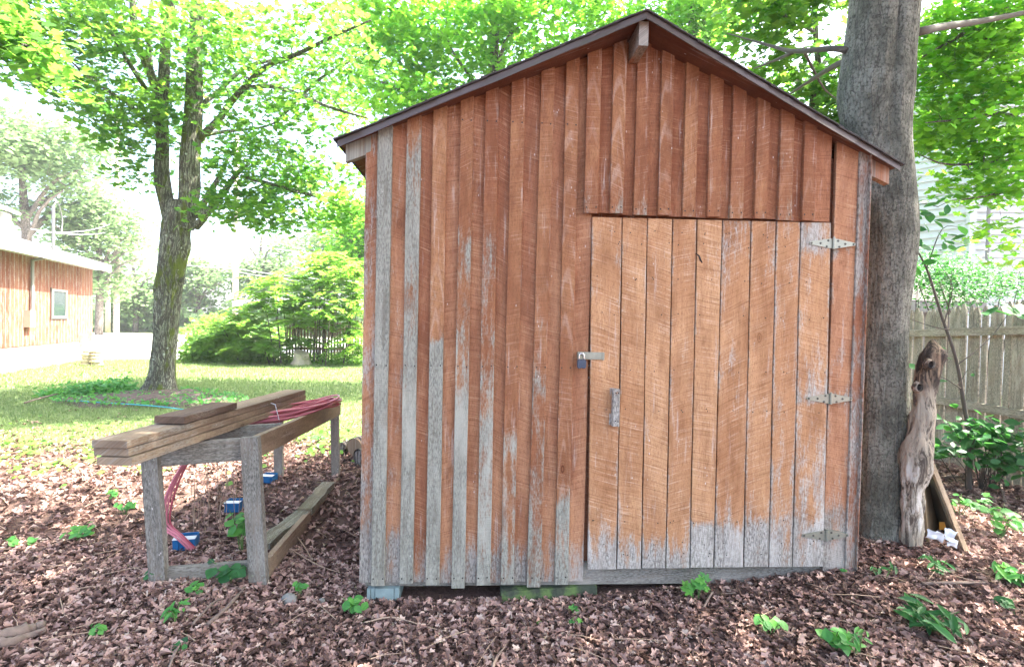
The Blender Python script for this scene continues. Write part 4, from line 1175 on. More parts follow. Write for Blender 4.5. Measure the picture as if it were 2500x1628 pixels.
# sumac: fronds of paired leaflets
def sumac():
    x, y = (760 - 1250) / F * 17.2, 17.2
    rs = np.random.RandomState(71); rd = random.Random(71)
    rt = empty('sumac_shrub', (x, y, 0), 'wide sunlit sumac shrub with drooping fronds over the old picket fence', 'shrub')
    m = MB(); pos, nr, sz, lc = [], [], [], []
    bls = [gb(700, 720, 17, 110, 55, 1.2, 3), gb(820, 660, 17.3, 80, 50, 1.2, 3), gb(850, 740, 17, 60, 60, 1, 2), gb(620, 780, 16.8, 60, 45, .9, 1.6), gb(560, 815, 16.8, 55, 30, .9, 1.2), gb(760, 760, 16.6, 110, 45, 1, 2.4), gb(640, 845, 16.5, 90, 22, .7, 1.5), gb(865, 830, 16.5, 30, 45, .5, .8), gb(740, 835, 16.6, 40, 15, .4, .4)]
    ws = np.array([b[2] for b in bls]); ws = ws / ws.sum()
    for k in range(800):
        b = bls[rs.choice(len(bls), p=ws)]
        q = rs.normal(size=3); q /= np.linalg.norm(q); q *= rs.uniform(.1, 1) ** .45
        c = Vector([b[0][j] + q[j] * b[1][j] for j in range(3)])
        a = rd.uniform(0, 6.28); L = rd.uniform(.45, .8)
        d = Vector((math.cos(a), math.sin(a) - .3, rd.uniform(.1, .4))).normalized()
        tone = rd.random()
        s = Vector((-d.y, d.x, 0)).normalized()
        for j in range(9):
            t = (j + 1) / 9
            p = c + d * (L * t) + Vector((0, 0, -.45 * L * t * t))
            for sg_ in (-1, 1):
                pos.append(tuple(p + s * sg_ * .06)); nr.append((rs.normal() * .25, rs.normal() * .25, 1)); sz.append(.15 * (1.1 - .6 * abs(t - .4))); lc.append(min(1, tone * .6 + rs.rand() * .4))
        if k % 24 == 0 and c.z > .5:
            g0 = Vector((x + (c.x - x) * .8, c.y + .2, -.02))
            m.tube(spline([g0, g0.lerp(c, .55) + Vector((0, 0, .15)), c], 7), lerpl([.022, .008], 7), 5, cap=False)
    m.build('stems', MT['twig'], rt, smooth=True)
    leafcloud('foliage', [(tmpl_oval(.26), np.array(pos), np.array(nr), np.array(sz) * 1.25, np.array(lc), rs)], MT['leafS'], rt, off=(x, y, 0))
sumac()
shrub('bush', 'low rounded bush at the left end of the sumac beside the pole', 'bush', (510 - 1250) / F * 17, 17, [gb(510, 845, 17, 50, 38, .7, 2), gb(560, 855, 16.8, 60, 30, .6, 1.5), gb(470, 868, 16.8, 28, 16, .4, .6), gb(610, 860, 16.9, 60, 30, .5, 1.5)], 260, 24, .11, MT['leafS'], 73)
shrub('bush', 'pale bush behind the low rounded bush at the lawn edge', 'bush', (520 - 1250) / F * 21, 21, [gb(530, 805, 21, 75, 30, .9, 2), gb(640, 820, 21, 80, 30, .9, 2)], 200, 18, .16, MT['leafS'], 74)
# undergrowth under the sumac
hd = np.random.RandomState(75); n = 5000
p0 = PY(470, 890, 16.4).x; p1 = PY(900, 890, 16.4).x
hx = hd.uniform(p0, p1, n); hyy = 16.4 + hd.rand(n) * 1.0; hz = hd.rand(n) ** 2 * .35
o = leafcloud('undergrowth', [(tmpl_oval(.3), np.stack([hx, hyy, hz], 1), hd.normal(size=(n, 3)) + np.array([0, -.3, 1.0]), hd.uniform(.05, .12, n), hd.rand(n), hd)], MT['leafS'], kind='stuff')
setp(o, 'short green undergrowth at the foot of the sumac and the old fence', 'undergrowth')
# old picket fence in the sumac
def picket(m, p, wd, h, side, th=.018, g=.6, lean=0.0, cut=.06, b=.5):
    s = Vector(side).normalized(); nrm = Vector((-s.y, s.x, 0))
    prof = [(-.5, 0), (.5, 0), (.5, h * .25), (.5, h * .5), (.5, h * .75), (.5, h - cut), (.14, h), (-.14, h), (-.5, h - cut), (-.5, h * .75), (-.5, h * .5), (-.5, h * .25)]
    vs, cs, ls = [], [], []
    rr = random.random()
    for d in (-.5, .5):
        for (a, z) in prof:
            vs.append(Vector(p) + s * (a * wd + lean * z) + nrm * d * th + Vector((0, 0, z)))
            cs.append((rr, g + .12 * (z / h > .9) + (.15 if z < .1 else 0), b, a + .5)); ls.append((a * wd, z, rr * 9))
    n = len(prof)
    m.add(vs, [tuple(range(n)), tuple(range(2 * n - 1, n - 1, -1))] + [(k, k + n, (k + 1) % n + n, (k + 1) % n) for k in range(n)], cs, ls)
def oldfence():
    rt = empty('picket_fence', ((800 - 1250) / F * 17.9, 17.9, 0), 'old narrow-slat picket fence half hidden in the sumac left of the shed', 'fence')
    m = MB(); r = MB()
    xa, xb = (700 - 1250) / F * 17.9, (925 - 1250) / F * 17.9
    k = 0; x = xa
    while x < xb:
        picket(m, (x, 17.9, .02), .065, 1.42 + random.uniform(-.06, .05), (1, 0, 0), .02, .3, random.uniform(-.02, .02), .05, .3); x += .105
    m.build('pickets', MT['brownwood'], rt)
    for z in (.45, 1.15):
        r.beam((xa, 17.94, z), (xb, 17.94, z), .09, .035, (0, 0, 1), 4, .3)
    r.build('rails', MT['brownwood'], rt)
oldfence()

# stump, firewood, stones
def lump(name, label, cat, c, rx, ry, rz, mat, seed, amp=.2, fr=2.5, seg=18, rings=12, flatb=True, sub=None):
    m = MB(); vs, fs = [], []
    for i in range(rings + 1):
        ph = math.pi * i / rings
        for k in range(seg):
            t = 2 * math.pi * k / seg
            d = Vector((math.sin(ph) * math.cos(t), math.sin(ph) * math.sin(t), math.cos(ph)))
            s = 1 + amp * noise.noise(d * fr + Vector((seed, seed * .3, 0)))
            vs.append(Vector(c) + Vector((d.x * rx * s, d.y * ry * s, d.z * rz * s)))
    for i in range(rings):
        for k in range(seg):
            k2 = (k + 1) % seg
            fs.append((i * seg + k, (i + 1) * seg + k, (i + 1) * seg + k2, i * seg + k2))
    m.add(vs, fs)
    return setp(m.build(name, mat, smooth=True), label, cat)
def stump():
    c = PG(735, 891); y = c.y
    m = MB(); vs, fs = [], []; seg = 22
    prof = [(-.05, .36), (.06, .31), (.15, .25), (.28, .22), (.40, .21)]
    for (z, r) in prof:
        for k in range(seg):
            t = 6.283 * k / seg; q = r * (1 + .18 * noise.noise(Vector((math.cos(t) * 2, math.sin(t) * 2, z))))
            vs.append((c.x + math.cos(t) * q, y + math.sin(t) * q, z + (.08 * math.cos(t - 2.5) if z > .3 else 0)))
    for i in range(len(prof) - 1):
        for k in range(seg):
            k2 = (k + 1) % seg; fs.append((i * seg + k, i * seg + k2, (i + 1) * seg + k2, (i + 1) * seg + k))
    fs.append(tuple((len(prof) - 1) * seg + k for k in range(seg)))
    m.add(vs, fs)
    setp(m.build('tree_stump', MT['stone']), 'pale cut tree stump on the sunlit lawn before the old fence', 'stump')
stump()
def stonepile():
    c = PG(225, 893)
    rt = empty('stone_stack', (c.x, c.y, 0), 'small dry stack of flat pale stones beside the left building corner', 'stones')
    for j in range(5):
        for k in range(2):
            m = MB(); cc = Vector((c.x - .13 + .26 * k + random.uniform(-.03, .03), c.y + random.uniform(-.03, .03), .05 + j * .092))
            vs, fs = [], []; seg = 12
            for i, (z, r) in enumerate(((-.045, .8), (-.02, 1), (.02, 1), (.045, .82))):
                for q in range(seg):
                    t = 6.283 * q / seg; rr = r * (.16 + .03 * noise.noise(Vector((q, j * 3, k * 7))))
                    vs.append(cc + Vector((math.cos(t) * rr, math.sin(t) * rr * .9, z)))
            for i in range(3):
                for q in range(seg):
                    q2 = (q + 1) % seg; fs.append((i * seg + q, i * seg + q2, (i + 1) * seg + q2, (i + 1) * seg + q))
            fs.append(tuple(range(seg - 1, -1, -1))); fs.append(tuple(3 * seg + q for q in range(seg)))
            m.add(vs, fs); m.build('stone', MT['stone'], rt)
stonepile()
def logpiece(p0, p1, r, label, nm='firewood_log', cat='log', mat='barkF', end='brownwood', split=False):
    m = MB(); p0, p1 = Vector(p0), Vector(p1)
    m.tube([p0.lerp(p1, t) for t in (0, .25, .5, .75, 1)], [r, r * 1.03, r * .98, r, r * .97], 16, cap=False, rough=.25)
    d = (p1 - p0).normalized()
    m.tube([p0 - d * .002, p0 + d * .02], [r * .93, r * .93], 16, m=1); m.tube([p1 - d * .02, p1 + d * .002], [r * .93, r * .93], 16, m=1)
    return setp(m.build(nm, [MT[mat], MT[end]], smooth=False), label, cat)
q = PY(868, 1075, 5.3)
logpiece((q.x + .02, 5.2, .2), (q.x + .28, 5.9, .2), .095, 'upright cut firewood log with pale sawn end just left of the shed')
q = PY(874, 1106, 5.0)
logpiece((q.x + .0, 5.05, gh(q.x, 5) + .08), (q.x + .35, 5.6, gh(q.x, 5) + .09), .085, 'lower split firewood log under the pale sawn one by the shed', end='barkF')
q = PY(846, 1078, 5.6)
logpiece((q.x - .02, 5.5, .12), (q.x + .1, 5.9, .12), .05, 'thin dark log leaning behind the firewood left of the shed', end='barkF')

# ------------------------------------------------------------------ left outbuilding
def outbuilding():
    A = Vector((-12.3, 12.3, 0)); B = Vector((-14.1, 17.2, 0))
    d = (B - A).normalized(); nrm = Vector((d.y, -d.x, 0))     # outward: to the right
    A2 = A - d * 3.2
    L = (B - A2).length
    X = -nrm
    Mx = Matrix(((d.x, X.x, 0, A2.x), (d.y, X.y, 0, A2.y), (0, 0, 1, 0), (0, 0, 0, 1)))
    rt = empty('wooden_outbuilding', A2, 'reddish plank outbuilding with pale low roof and one small window at the left edge', 'building', M=Mx); rt['_local'] = 1
    Hh = 3.0; D = 6.0; zf = .62
    m = MB(); x = 0
    while x < L - .01:
        x2 = min(L, x + .19)
        m.board(x + .002, x2 - .002, zf + random.uniform(0, .02), lambda q: Hh, 0, .03, .3, random.random(), 10); x = x2
    m.box((0, .031, zf), (L - .02, D, Hh), (.5, .3, .5, .5))
    x = 0
    while x < D:
        x2 = min(D, x + .19); m.box((L - .019, x + .002, zf), (L, x2 - .002, Hh), (random.random(), .2, .5, .5)); x = x2
    m.build('wall', MT['barn'], rt)
    f = MB(); f.box((-.02, .02, -.1), (L + .0, D - .1, zf - .001)); f.build('foundation', MT['foundation'], rt)
    # low gable roof, ridge parallel to the visible wall
    r = MB(); ov = .50; ovx = .0
    def zr(y): return Hh + .12 + (y + ov) * .30
    ridge = D / 2
    for (y0, y1) in ((-ov, ridge), (D + ov, ridge)):
        z0 = Hh + .10; z1 = Hh + .10 + (ridge + ov) * .30
        vs = [(-.4, y0, z0), (L + ovx, y0, z0), (L + ovx, y1, z1), (-.4, y1, z1)]
        vs += [(a, b, c + .06) for a, b, c in vs]
        r.add(vs, [(0, 1, 2, 3), (7, 6, 5, 4), (0, 4, 5, 1), (1, 5, 6, 2), (2, 6, 7, 3), (3, 7, 4, 0)])
    r.build('roof', MT['palemetal'], rt)
    g = MB(); g.add([(L - .01, 0, Hh), (L - .01, D, Hh), (L - .01, ridge, Hh + .95)], [(0, 1, 2)]); g.add([(L - .03, 0, Hh), (L - .03, D, Hh), (L - .03, ridge, Hh + .95)], [(2, 1, 0)]); g.build('gable', MT['palewood'], rt)
    fa = MB(); fa.box((-.4, -ov - .02, Hh - .08), (L + ovx, -ov - .001, Hh + .15)); fa.box((-.38, -ov, Hh - .02), (L + ovx - .02, -.002, Hh + .0)); fa.build('fascia', MT['palewood'], rt)
    # window
    wx0 = 3.2 + 5.22 * .575; wx1 = wx0 + .62; wz0, wz1 = 1.55, 2.35
    def pos(u, v):
        dd = Mx.to_3x3().inverted() @ ray(u, v); ee = Mx.inverted() @ EYE; t = (0 - ee.y) / dd.y; p = ee + dd * t; return p.x, p.z
    wx0, wz1 = pos(125, 705); wx1, wz0 = pos(161, 776)
    fr = MB()
    for (a, b, c, e_) in ((wx0, wx1, wz1 - .05, wz1), (wx0, wx1, wz0, wz0 + .05), (wx0, wx0 + .06, wz0 + .05, wz1 - .05), (wx1 - .06, wx1, wz0 + .05, wz1 - .05)):
        fr.box((a, -.035, c), (b, -.002, e_))
    wn = fr.build('window', MT['palewood'], rt)
    tr = MB(); tr.box((wx0 - .05, -.02, wz0 - .05), (wx1 + .04, -.0015, wz0 - .001)); tr.box((wx0 - .05, -.02, wz0), (wx0 - .001, -.0015, wz1 + .03)); tr.build('window_trim', MT['darkroof'], wn)
    pn = MB(); pn.box((wx0 + .06, -.012, wz0 + .05), (wx1 - .06, -.004, wz1 - .05))
    G = Mat('window_glass'); gm_ = G.pbr((0.03, 0.045, 0.045), .06, spec=.6)
    pn.build('pane', gm_, wn)
    # service mast, meter box
    cx, cz = pos(72, 640); _, cz2 = pos(72, 780)
    c = MB(); c.tube([(cx, -.06, cz2), (cx, -.06, Hh - .1)], .035, 10); c.tube([(cx, -.5, Hh + .1), (cx, -.5, Hh + 1.35)], .035, 10); c.tube([(cx, -.06, Hh - .12), (cx, -.3, Hh - .05), (cx, -.5, Hh + .12)], .035, 10)
    c.tube(spline([(cx, -.5, Hh + 1.35), (cx + .25, -.5, Hh + 1.5), (cx + .5, -.5, Hh + 1.1), (cx + .45, -.5, Hh + .7)], 10), .015, 6)
    c.build('service_mast', MT['greypaint'], rt)
    bx2, bz = pos(64, 778)
    k = MB(); k.box((bx2 - .13, -.14, bz - .22), (bx2 + .13, -.003, bz + .22)); k.build('meter_box', MT['pole'], rt)
    bx3, bz3 = pos(200, 828)
    k = MB(); k.box((bx3 - .15, -.1, bz3 - .15), (bx3 + .1, -.003, bz3 + .15)); k.build('utility_box', MT['palewood'], rt)
    # raised upper storey further left, its eave just in view
    def at_y(u, v, yy):
        dd = Mx.to_3x3().inverted() @ ray(u, v); ee = Mx.inverted() @ EYE; t = (yy - ee.y) / dd.y; p = ee + dd * t; return p
    p = at_y(27, 545, 1.6); ux = p.x
    u_ = MB(); u_.box((-.4, 1.6, Hh + .3), (ux, D, p.z + .25)); u_.build('upper_storey', MT['palewood'], rt)
    e1 = at_y(36, 524, 1.3)
    u_ = MB()
    vs = [(-.5, 1.2, e1.z), (e1.x + .1, 1.2, e1.z), (e1.x + .1, 3.4, e1.z + 1.0), (-.5, 3.4, e1.z + 1.0)]
    vs += [(a, b, c + .07) for a, b, c in vs]
    u_.add(vs, [(0, 1, 2, 3), (7, 6, 5, 4), (0, 4, 5, 1), (1, 5, 6, 2), (2, 6, 7, 3), (3, 7, 4, 0)])
    u_.build('upper_roof', MT['palewood'], rt)
outbuilding()

# ------------------------------------------------------------------ utility poles and wires
def upole(u, vt, y, r, label, lamp=False, cross=False):
    x = (u - 1250) / F * y + .0
    p = PY(u, 800, y); x = p.x; top = PY(u, vt, y).z
    rt = empty('utility_pole', (x, y, 0), label, 'pole', 'utility poles beyond the lawn')
    m = MB(); m.tube([(x, y, -.2), (x, y, top * .5), (x, y, top)], [r, r * .9, r * .75], 12); m.build('post', MT['pole'], rt, smooth=True)
    if lamp:
        m = MB(); m.tube([(x, y - .1, top * .93), (x - .5, y - .2, top * .96)], .04, 6); m.tube([(x - .5, y - .2, top * .96), (x - 1.2, y - .2, top * .96)], [.14, .2], 10); m.build('lamp_head', MT['greypaint'], rt)
    return Vector((x, y, top))
pa = upole(284, 300, 38, .2, 'tall utility pole right of the left building')
pb = upole(263, 620, 41, .19, 'shorter utility pole with a lamp head near the left building', lamp=True)
pc = upole(574, 330, 30, .16, 'utility pole rising behind the sumac and bushes')
wires = [((75, 559, 20), (286, 560, 38), .3, 'lower cable from the building mast to the tall pole'), ((100, 566, 18), (286, 538, 38), .3, 'upper cable sloping from the building mast to the tall pole'),
         ((574, 592, 30), (980, 632, 30), .2, 'cable from the middle pole running right above the sumac'), ((286, 620, 38), (574, 655, 30), .2, 'lower cable between the tall pole and the middle pole'), ((574, 655, 30), (980, 690, 28), .2, 'lowest cable right of the middle pole'), ((574, 663, 30), (980, 700, 28), .2, 'second lowest cable right of the middle pole')]
for a, b, sag, lab in wires:
    pA, pB = PY(*a), PY(*b)
    m = MB(); m.tube([pA.lerp(pB, t) - Vector((0, 0, sag * 4 * t * (1 - t))) for t in np.linspace(0, 1, 14)], .022, 5)
    setp(m.build('overhead_cable', MT['wire'], smooth=True), lab, 'cable')

# ------------------------------------------------------------------ right side: stockade fence, house, garage
FA, FB = Vector((4.95, 7.6, 0)), Vector((5.05, 3.6, 0))
def stockade():
    A = Vector((4.80, 6.9, 0)); B = Vector((5.02, 3.9, 0))
    rt = empty('picket_fence', tuple(A), 'tall weathered grey picket fence with rails behind the grey trunk at right', 'fence')
    m = MB(); r = MB()
    d = (B - A).normalized(); L = (B - A).length
    x = 0
    def base(t): return gh(4.9, 5.5) - .02
    def top(t): return float(np.interp(t, [0, L], [1.72, 1.86]))
    while x < L:
        wd = random.choice((.07, .075, .08, .085))
        c = A + d * (x + wd / 2)
        picket(m, (c.x + .03, c.y, base(x)), wd - .011, top(x) + random.uniform(-.03, .03) - base(x), d, .018, random.uniform(.25, .75), random.uniform(-.012, .012), .075, random.uniform(.2, .8)); x += wd
    m.build('pickets', MT['fencewood'], rt)
    nrm = Vector((-1, 0, 0))
    for z in (top(0) - .28, .72, .22):
        a = A + Vector((-.012, 0, z + (0 if z > 1 else 0))); b = B + Vector((-.012, 0, z + (top(L) - top(0) if z > 1 else 0)))
        r.beam(a, b, .085, .035, (0, 0, 1), 12, .55, .6)
    r.build('rails', MT['fencewood'], rt)
stockade()
def clap_house():
    C0 = Vector((10.75, 12.1, 0))
    fd = Vector((-.62, .78, 0)).normalized()       # receding left face
    fr = Vector((1, -.06, 0)).normalized()
    rt = empty('white_house', tuple(C0), 'white clapboard house corner behind the grey fence at right', 'house')
    H = 8.0
    def face(o, d, L, nm, seed):
        m = MB(); n = Vector((d.y, -d.x, 0))
        if n.dot(Vector((0, 0, 0)) - o) < 0: n = -n
        z = .3
        while z < H:
            a, b = o, o + d * L
            vs = [a + Vector((0, 0, z)) + n * .035, b + Vector((0, 0, z)) + n * .035, b + Vector((0, 0, z + .175)) + n * .004, a + Vector((0, 0, z + .175)) + n * .004, a + Vector((0, 0, z)), b + Vector((0, 0, z))]
            m.add(vs, [(0, 1, 2, 3), (0, 4, 5, 1)]); z += .175
        m.build(nm, MT['whitehouse'], rt)
    face(C0, fd, 2.3, 'side_wall', 1); face(C0, fr, 9, 'front_wall', 2)
    b = MB(); n1 = Vector((0, .25, 0)); vs = [C0 + n1, C0 + n1 + fr * 9, C0 + fr * 9 + Vector((0, 6, 0)), C0 + fd * 2.3 + n1]
    vs = vs + [v + Vector((0, 0, H)) for v in vs]
    b.add(vs, [(0, 1, 5, 4), (1, 2, 6, 5), (2, 3, 7, 6), (3, 0, 4, 7), (4, 5, 6, 7)]); b.build('house_body', MT['whitehouse'], rt)
    c = MB(); c.box((C0.x - .09, C0.y - .06, .2), (C0.x + .07, C0.y + .05, H)); c.build('corner_trim', MT['whitehouse'], rt)
    c = MB(); q = PY(2404, 560, 12.0); c.tube([(q.x, 11.92, 2.2), (q.x + .02, 11.93, 3.2), (q.x, 11.92, 4.2), (q.x + .03, 11.93, 5.2)], .035, 8); c.build('downpipe', MT['greypaint'], rt)
clap_house()
def garage():
    y = 9.4
    a = PY(2150, 742, y); b = PY(2375, 742, y)
    rt = empty('garage', (a.x, y, 0), 'low dark-roofed garage just behind the grey picket fence', 'garage')
    m = MB(); m.box((a.x, y, 0), (b.x - .2, y + 3, a.z - .1)); m.build('wall', MT['greypaint'], rt)
    m = MB(); vs = [(a.x - .2, y - .25, a.z), (b.x, y - .25, a.z), (b.x, y + 1.5, a.z + .75), (a.x - .2, y + 1.5, a.z + .75)]
    vs += [(p, q, r + .06) for p, q, r in vs]
    m.add(vs, [(0, 1, 2, 3), (7, 6, 5, 4), (0, 4, 5, 1), (1, 5, 6, 2), (2, 6, 7, 3), (3, 7, 4, 0)]); m.build('roof', MT['darkroof'], rt)
    m = MB(); m.box((a.x - .2, y - .28, a.z - .14), (b.x, y - .252, a.z + .04)); m.build('fascia', MT['greypaint'], rt)
garage()
# locust-like shrub over the garage, behind the fence
shrub('bush', 'fine-leaved green bush spreading over the garage behind the grey fence', 'bush', 6.6, 7.4,
      [gb(2290, 665, 7.4, 90, 38, .5, 2.5), gb(2380, 690, 7.4, 110, 45, .5, 2.5), gb(2255, 610, 7.4, 30, 22, .4, .3), gb(2460, 700, 7.4, 70, 40, .5, 1.5), gb(2330, 730, 7.3, 90, 20, .4, .7)], 210, 26, .05, MT['leafD'], 81, tmpl_oval(.28), 12, .3)

# sapling in front of the fence
def sapling():
    y = 4.75
    pts = [(2366, 1180), (2368, 1085), (2352, 980), (2335, 880), (2300, 775), (2262, 655), (2225, 590)]
    P = [PY(u, v, y + .15 * k / 6) for k, (u, v) in enumerate(pts)]; P[0].z = gh(P[0].x, y) - .03
    rt = empty('sapling', tuple(P[0]), 'thin bare-stemmed sapling curving up in front of the grey fence', 'sapling')
    m = MB(); m.tube(spline(P, 30), lerpl([.022, .018, .014, .011, .006], 30), 8)
    br = [((2338, 890), (2390, 850), (2430, 810), (2462, 765)), ((2318, 806), (2270, 795), (2220, 778)), ((2345, 948), (2310, 925), (2290, 918)), ((2340, 940), (2360, 905)), ((2305, 790), (2325, 700), (2290, 640)), ((2225, 592), (2235, 500), (2290, 505), (2320, 490), (2400, 480)), ((2262, 655), (2300, 560), (2350, 555))]
    for b in br:
        m.tube(spline([PY(u, v, y) for u, v in b], 9), lerpl([.006, .002], 9), 5, cap=False)
    m.build('stem', MT['twig'], rt, smooth=True)
    rs = np.random.RandomState(5)
    L = [(2232, 497, .075), (2250, 515, .1), (2238, 530, .08), (2262, 523, .09), (2275, 500, .1), (2285, 482, .1), (2297, 490, .07), (2270, 530, .1), (2300, 523, .08), (2305, 540, .11), (2290, 485, .07), (2335, 470, .1), (2320, 480, .05), (2300, 578, .1), (2330, 575, .09), (2350, 562, .1), (2318, 592, .08), (2305, 602, .07), (2345, 604, .11), (2325, 605, .08), (2300, 610, .06), (2230, 600, .1), (2225, 640, .1), (2260, 605, .1), (2380, 908, .05), (2375, 915, .04), (2300, 930, .06), (2318, 875, .04), (2305, 850, .03), (2228, 895, .08), (2240, 905, .06), (2470, 760, .12), (2490, 755, .13), (2440, 762, .13), (2420, 760, .1), (2455, 745, .1), (2500, 770, .12), (2405, 765, .08), (2245, 560, .08), (2262, 555, .09), (2292, 548, .08), (2240, 590, .09), (2312, 512, .08), (2328, 500, .07), (2256, 492, .07), (2268, 640, .09), (2282, 625, .08), (2236, 660, .1), (2340, 580, .09), (2360, 590, .07)]
    pos = np.array([tuple(PY(u, v, y - .05)) for u, v, s in L]); sz = np.array([s for _, _, s in L]) * 1.35
    nr = rs.normal(size=(len(L), 3)) * np.array([.5, .5, .2]) + np.array([0, -.55, .8])
    leafcloud('leaves', [(tmpl_oval(.3), pos, nr, sz, rs.rand(len(L)), rs)], MT['leafD'], rt, off=tuple(P[0]))
sapling()
# understorey plants on the right
def G(u, v): 
    p = PG(u, v, .08 if u > 1500 else .0); return p.x, p.y
shrub('understorey_shrub', 'dark green broad-leaved shrub growing against the foot of the grey fence', 'shrub', *G(2420, 1165), [gb(2390, 1050, 4.7, 60, 40, .25, 1.5), gb(2450, 1110, 4.6, 60, 40, .25, 2), gb(2350, 1100, 4.7, 70, 22, .25, 1), gb(2480, 1140, 4.5, 40, 30, .2, 1), gb(2420, 1060, 4.6, 30, 30, .2, .8)], 60, 7, .095, MT['leafD'], 91, tmpl_oval(.34), 22, .2)

# ------------------------------------------------------------------ rotten snag, leaning boards, papers
def snag():
    y = 3.12
    pts = [(2222, 1385), (2222, 1330), (2226, 1250), (2232, 1170), (2242, 1090), (2255, 1000), (2258, 942), (2270, 897), (2276, 862), (2280, 826)]
    rad = [.048, .06, .064, .082, .09, .066, .06, .068, .072, .008]
    P = [PY(u, v, y + .05) for u, v in pts]; P[0].z = gh(P[0].x, y) - .05
    rt = empty('dead_snag', tuple(P[0]), 'pale rotting snag of a broken tree leaning against the grey trunk, dark hollowed top', 'snag')
    m = MB(); S = spline(P, 130); Rr = lerpl(rad, 130); vs, fs = [], []; seg = 72
    for i, (p, r) in enumerate(zip(S, Rr)):
        for k in range(seg):
            t = 6.283 * k / seg; d = Vector((math.cos(t), math.sin(t), 0))
            q = p + d * r
            s = 1 + .28 * noise.noise(q * 7) + .20 * noise.noise(Vector((q.x * 24, q.y * 24, q.z * 9))) - .16 * max(0, noise.noise(Vector((q.x * 45, q.y * 45, q.z * 7)))) + .05 * noise.noise(q * 70)
            if p.z < .5: s += .3 * (0.5 - p.z)
            vs.append(p + Vector((d.x * r * s, d.y * r * .8 * s, .02 * noise.noise(q * 12))))
    for i in range(129):
        for k in range(seg):
            k2 = (k + 1) % seg; fs.append((i * seg + k, i * seg + k2, (i + 1) * seg + k2, (i + 1) * seg + k))
    m.add(vs, fs)
    M = Mat('rotten_snag'); p = M.obj(); x, yy, z = M.xyz(p)
    n1 = M.noise(M.vmul(p, (24, 24, 5)), 1.0, 6.0, .7, .8); n2 = M.noise(p, 6.0, 4.0); n3 = M.noise(M.vmul(p, (60, 60, 30)), 1, 3)
    c = M.mix(n2, (.20, .165, .12), (.45, .395, .31))
    zt = P[0].z
    up = M.ss(z, 1.02, 1.10)
    c = M.mix(M.math('MULTIPLY', up, M.ss(M.math('ADD', n2, M.math('MULTIPLY', n1, .5)), .60, .72)), c, (.03, .022, .02))
    c = M.mix(M.math('MULTIPLY', up, .9), c, M.mix(M.ss(n1, .46, .60), (.02, .015, .013), (.27, .19, .125)))
    lowm = M.math('MULTIPLY', M.ss(z, .66, .50), M.ss(z, .10, .2))
    c = M.mix(M.math('MULTIPLY', lowm, M.ss(n1, .45, .6)), c, (.54, .50, .44))
    c = M.mix(M.math('MULTIPLY', M.ss(n1, .50, .40), .85), c, (.055, .04, .032))
    mt = M.pbr(c, .95, M.bump(M.math('ADD', n1, M.math('MULTIPLY', n3, .4)), 1, .025))
    m.build('broken_stem', mt, rt, smooth=True)
    for (u, v, r, e_) in ((2243, 945, .019, .020), (2272, 890, .020, .018)):   # rotted-out knots
        k = MB(); c0 = PY(u, v, y - e_)
        vs = [c0 + Vector((0, .02, 0))]; fs = []
        for ri, (q, dy, am) in enumerate(((.55, .012, .1), (.85, .0, .15), (1.05, -.012, .2), (1.35, -.002, .25), (1.5, .02, .25))):
            for a in range(20):
                t = 6.283 * a / 20; rr = r * q * (1 + am * noise.noise(Vector((math.cos(t) * 1.6 + u, math.sin(t) * 1.6, ri * .3))))
                vs.append(c0 + Vector((math.cos(t) * rr, dy, math.sin(t) * rr * 1.2)))
        fs = [(0, 1 + a, 1 + (a + 1) % 20) for a in range(20)]
        for ri in range(4):
            for a in range(20):
                b_ = 1 + ri * 20; a2_ = (a + 1) % 20
                fs.append((b_ + a, b_ + 20 + a, b_ + 20 + a2_, b_ + a2_))
        k.add(vs, fs); k.m = [1] * 40 + [0] * 60
        k.build('knot', [MT['snag'], MT['nail']], rt, smooth=True)
snag()
def slab(name, label, cat, pts, th, mat, mats=None):
    """pts: 4 corner points of a thin board"""
    P = [Vector(p) for p in pts]; n = (P[1] - P[0]).cross(P[3] - P[0]).normalized() * th
    m = MB(); vs = P + [p + n for p in P]
    m.add(vs, [(3, 2, 1, 0), (4, 5, 6, 7), (0, 1, 5, 4), (1, 2, 6, 5), (2, 3, 7, 6), (3, 0, 4, 7)], [(.4, .3, .5, .5)] * 8, [((p - P[0]).x, p.z, .2) for p in vs])
    return setp(m.build(name, mat), label, cat)
ply = plain('weathered_plywood', (.17, .115, .06), .85, 0, .35, 9, .3)
ply2 = plain('dark_plywood', (.09, .075, .05), .85, 0, .35, 9, .3)
slab('plywood_board', 'brown plywood board leaning on the snag, in front of the taller dark board', 'board', [PY(2262, 1322, 3.18), PY(2296, 1308, 3.42), PY(2262, 1165, 3.45), PY(2248, 1190, 3.24)], .012, ply)
slab('plywood_board', 'taller dark plywood board with pale edge leaning behind the snag', 'board', [PY(2300, 1308, 3.45), PY(2352, 1346, 3.12), PY(2272, 1135, 3.3), PY(2270, 1130, 3.5)], .02, ply2)
bb = MB(); a, b = PY(2358, 1346, 3.10), PY(2274, 1132, 3.28)
bb.beam(a, b, .03, .02, (1, 0, 0), 6, .2, .9)
setp(bb.build('wood_strip', MT['brownwood']), 'narrow tan wood strip along the edge of the leaning dark board', 'board')
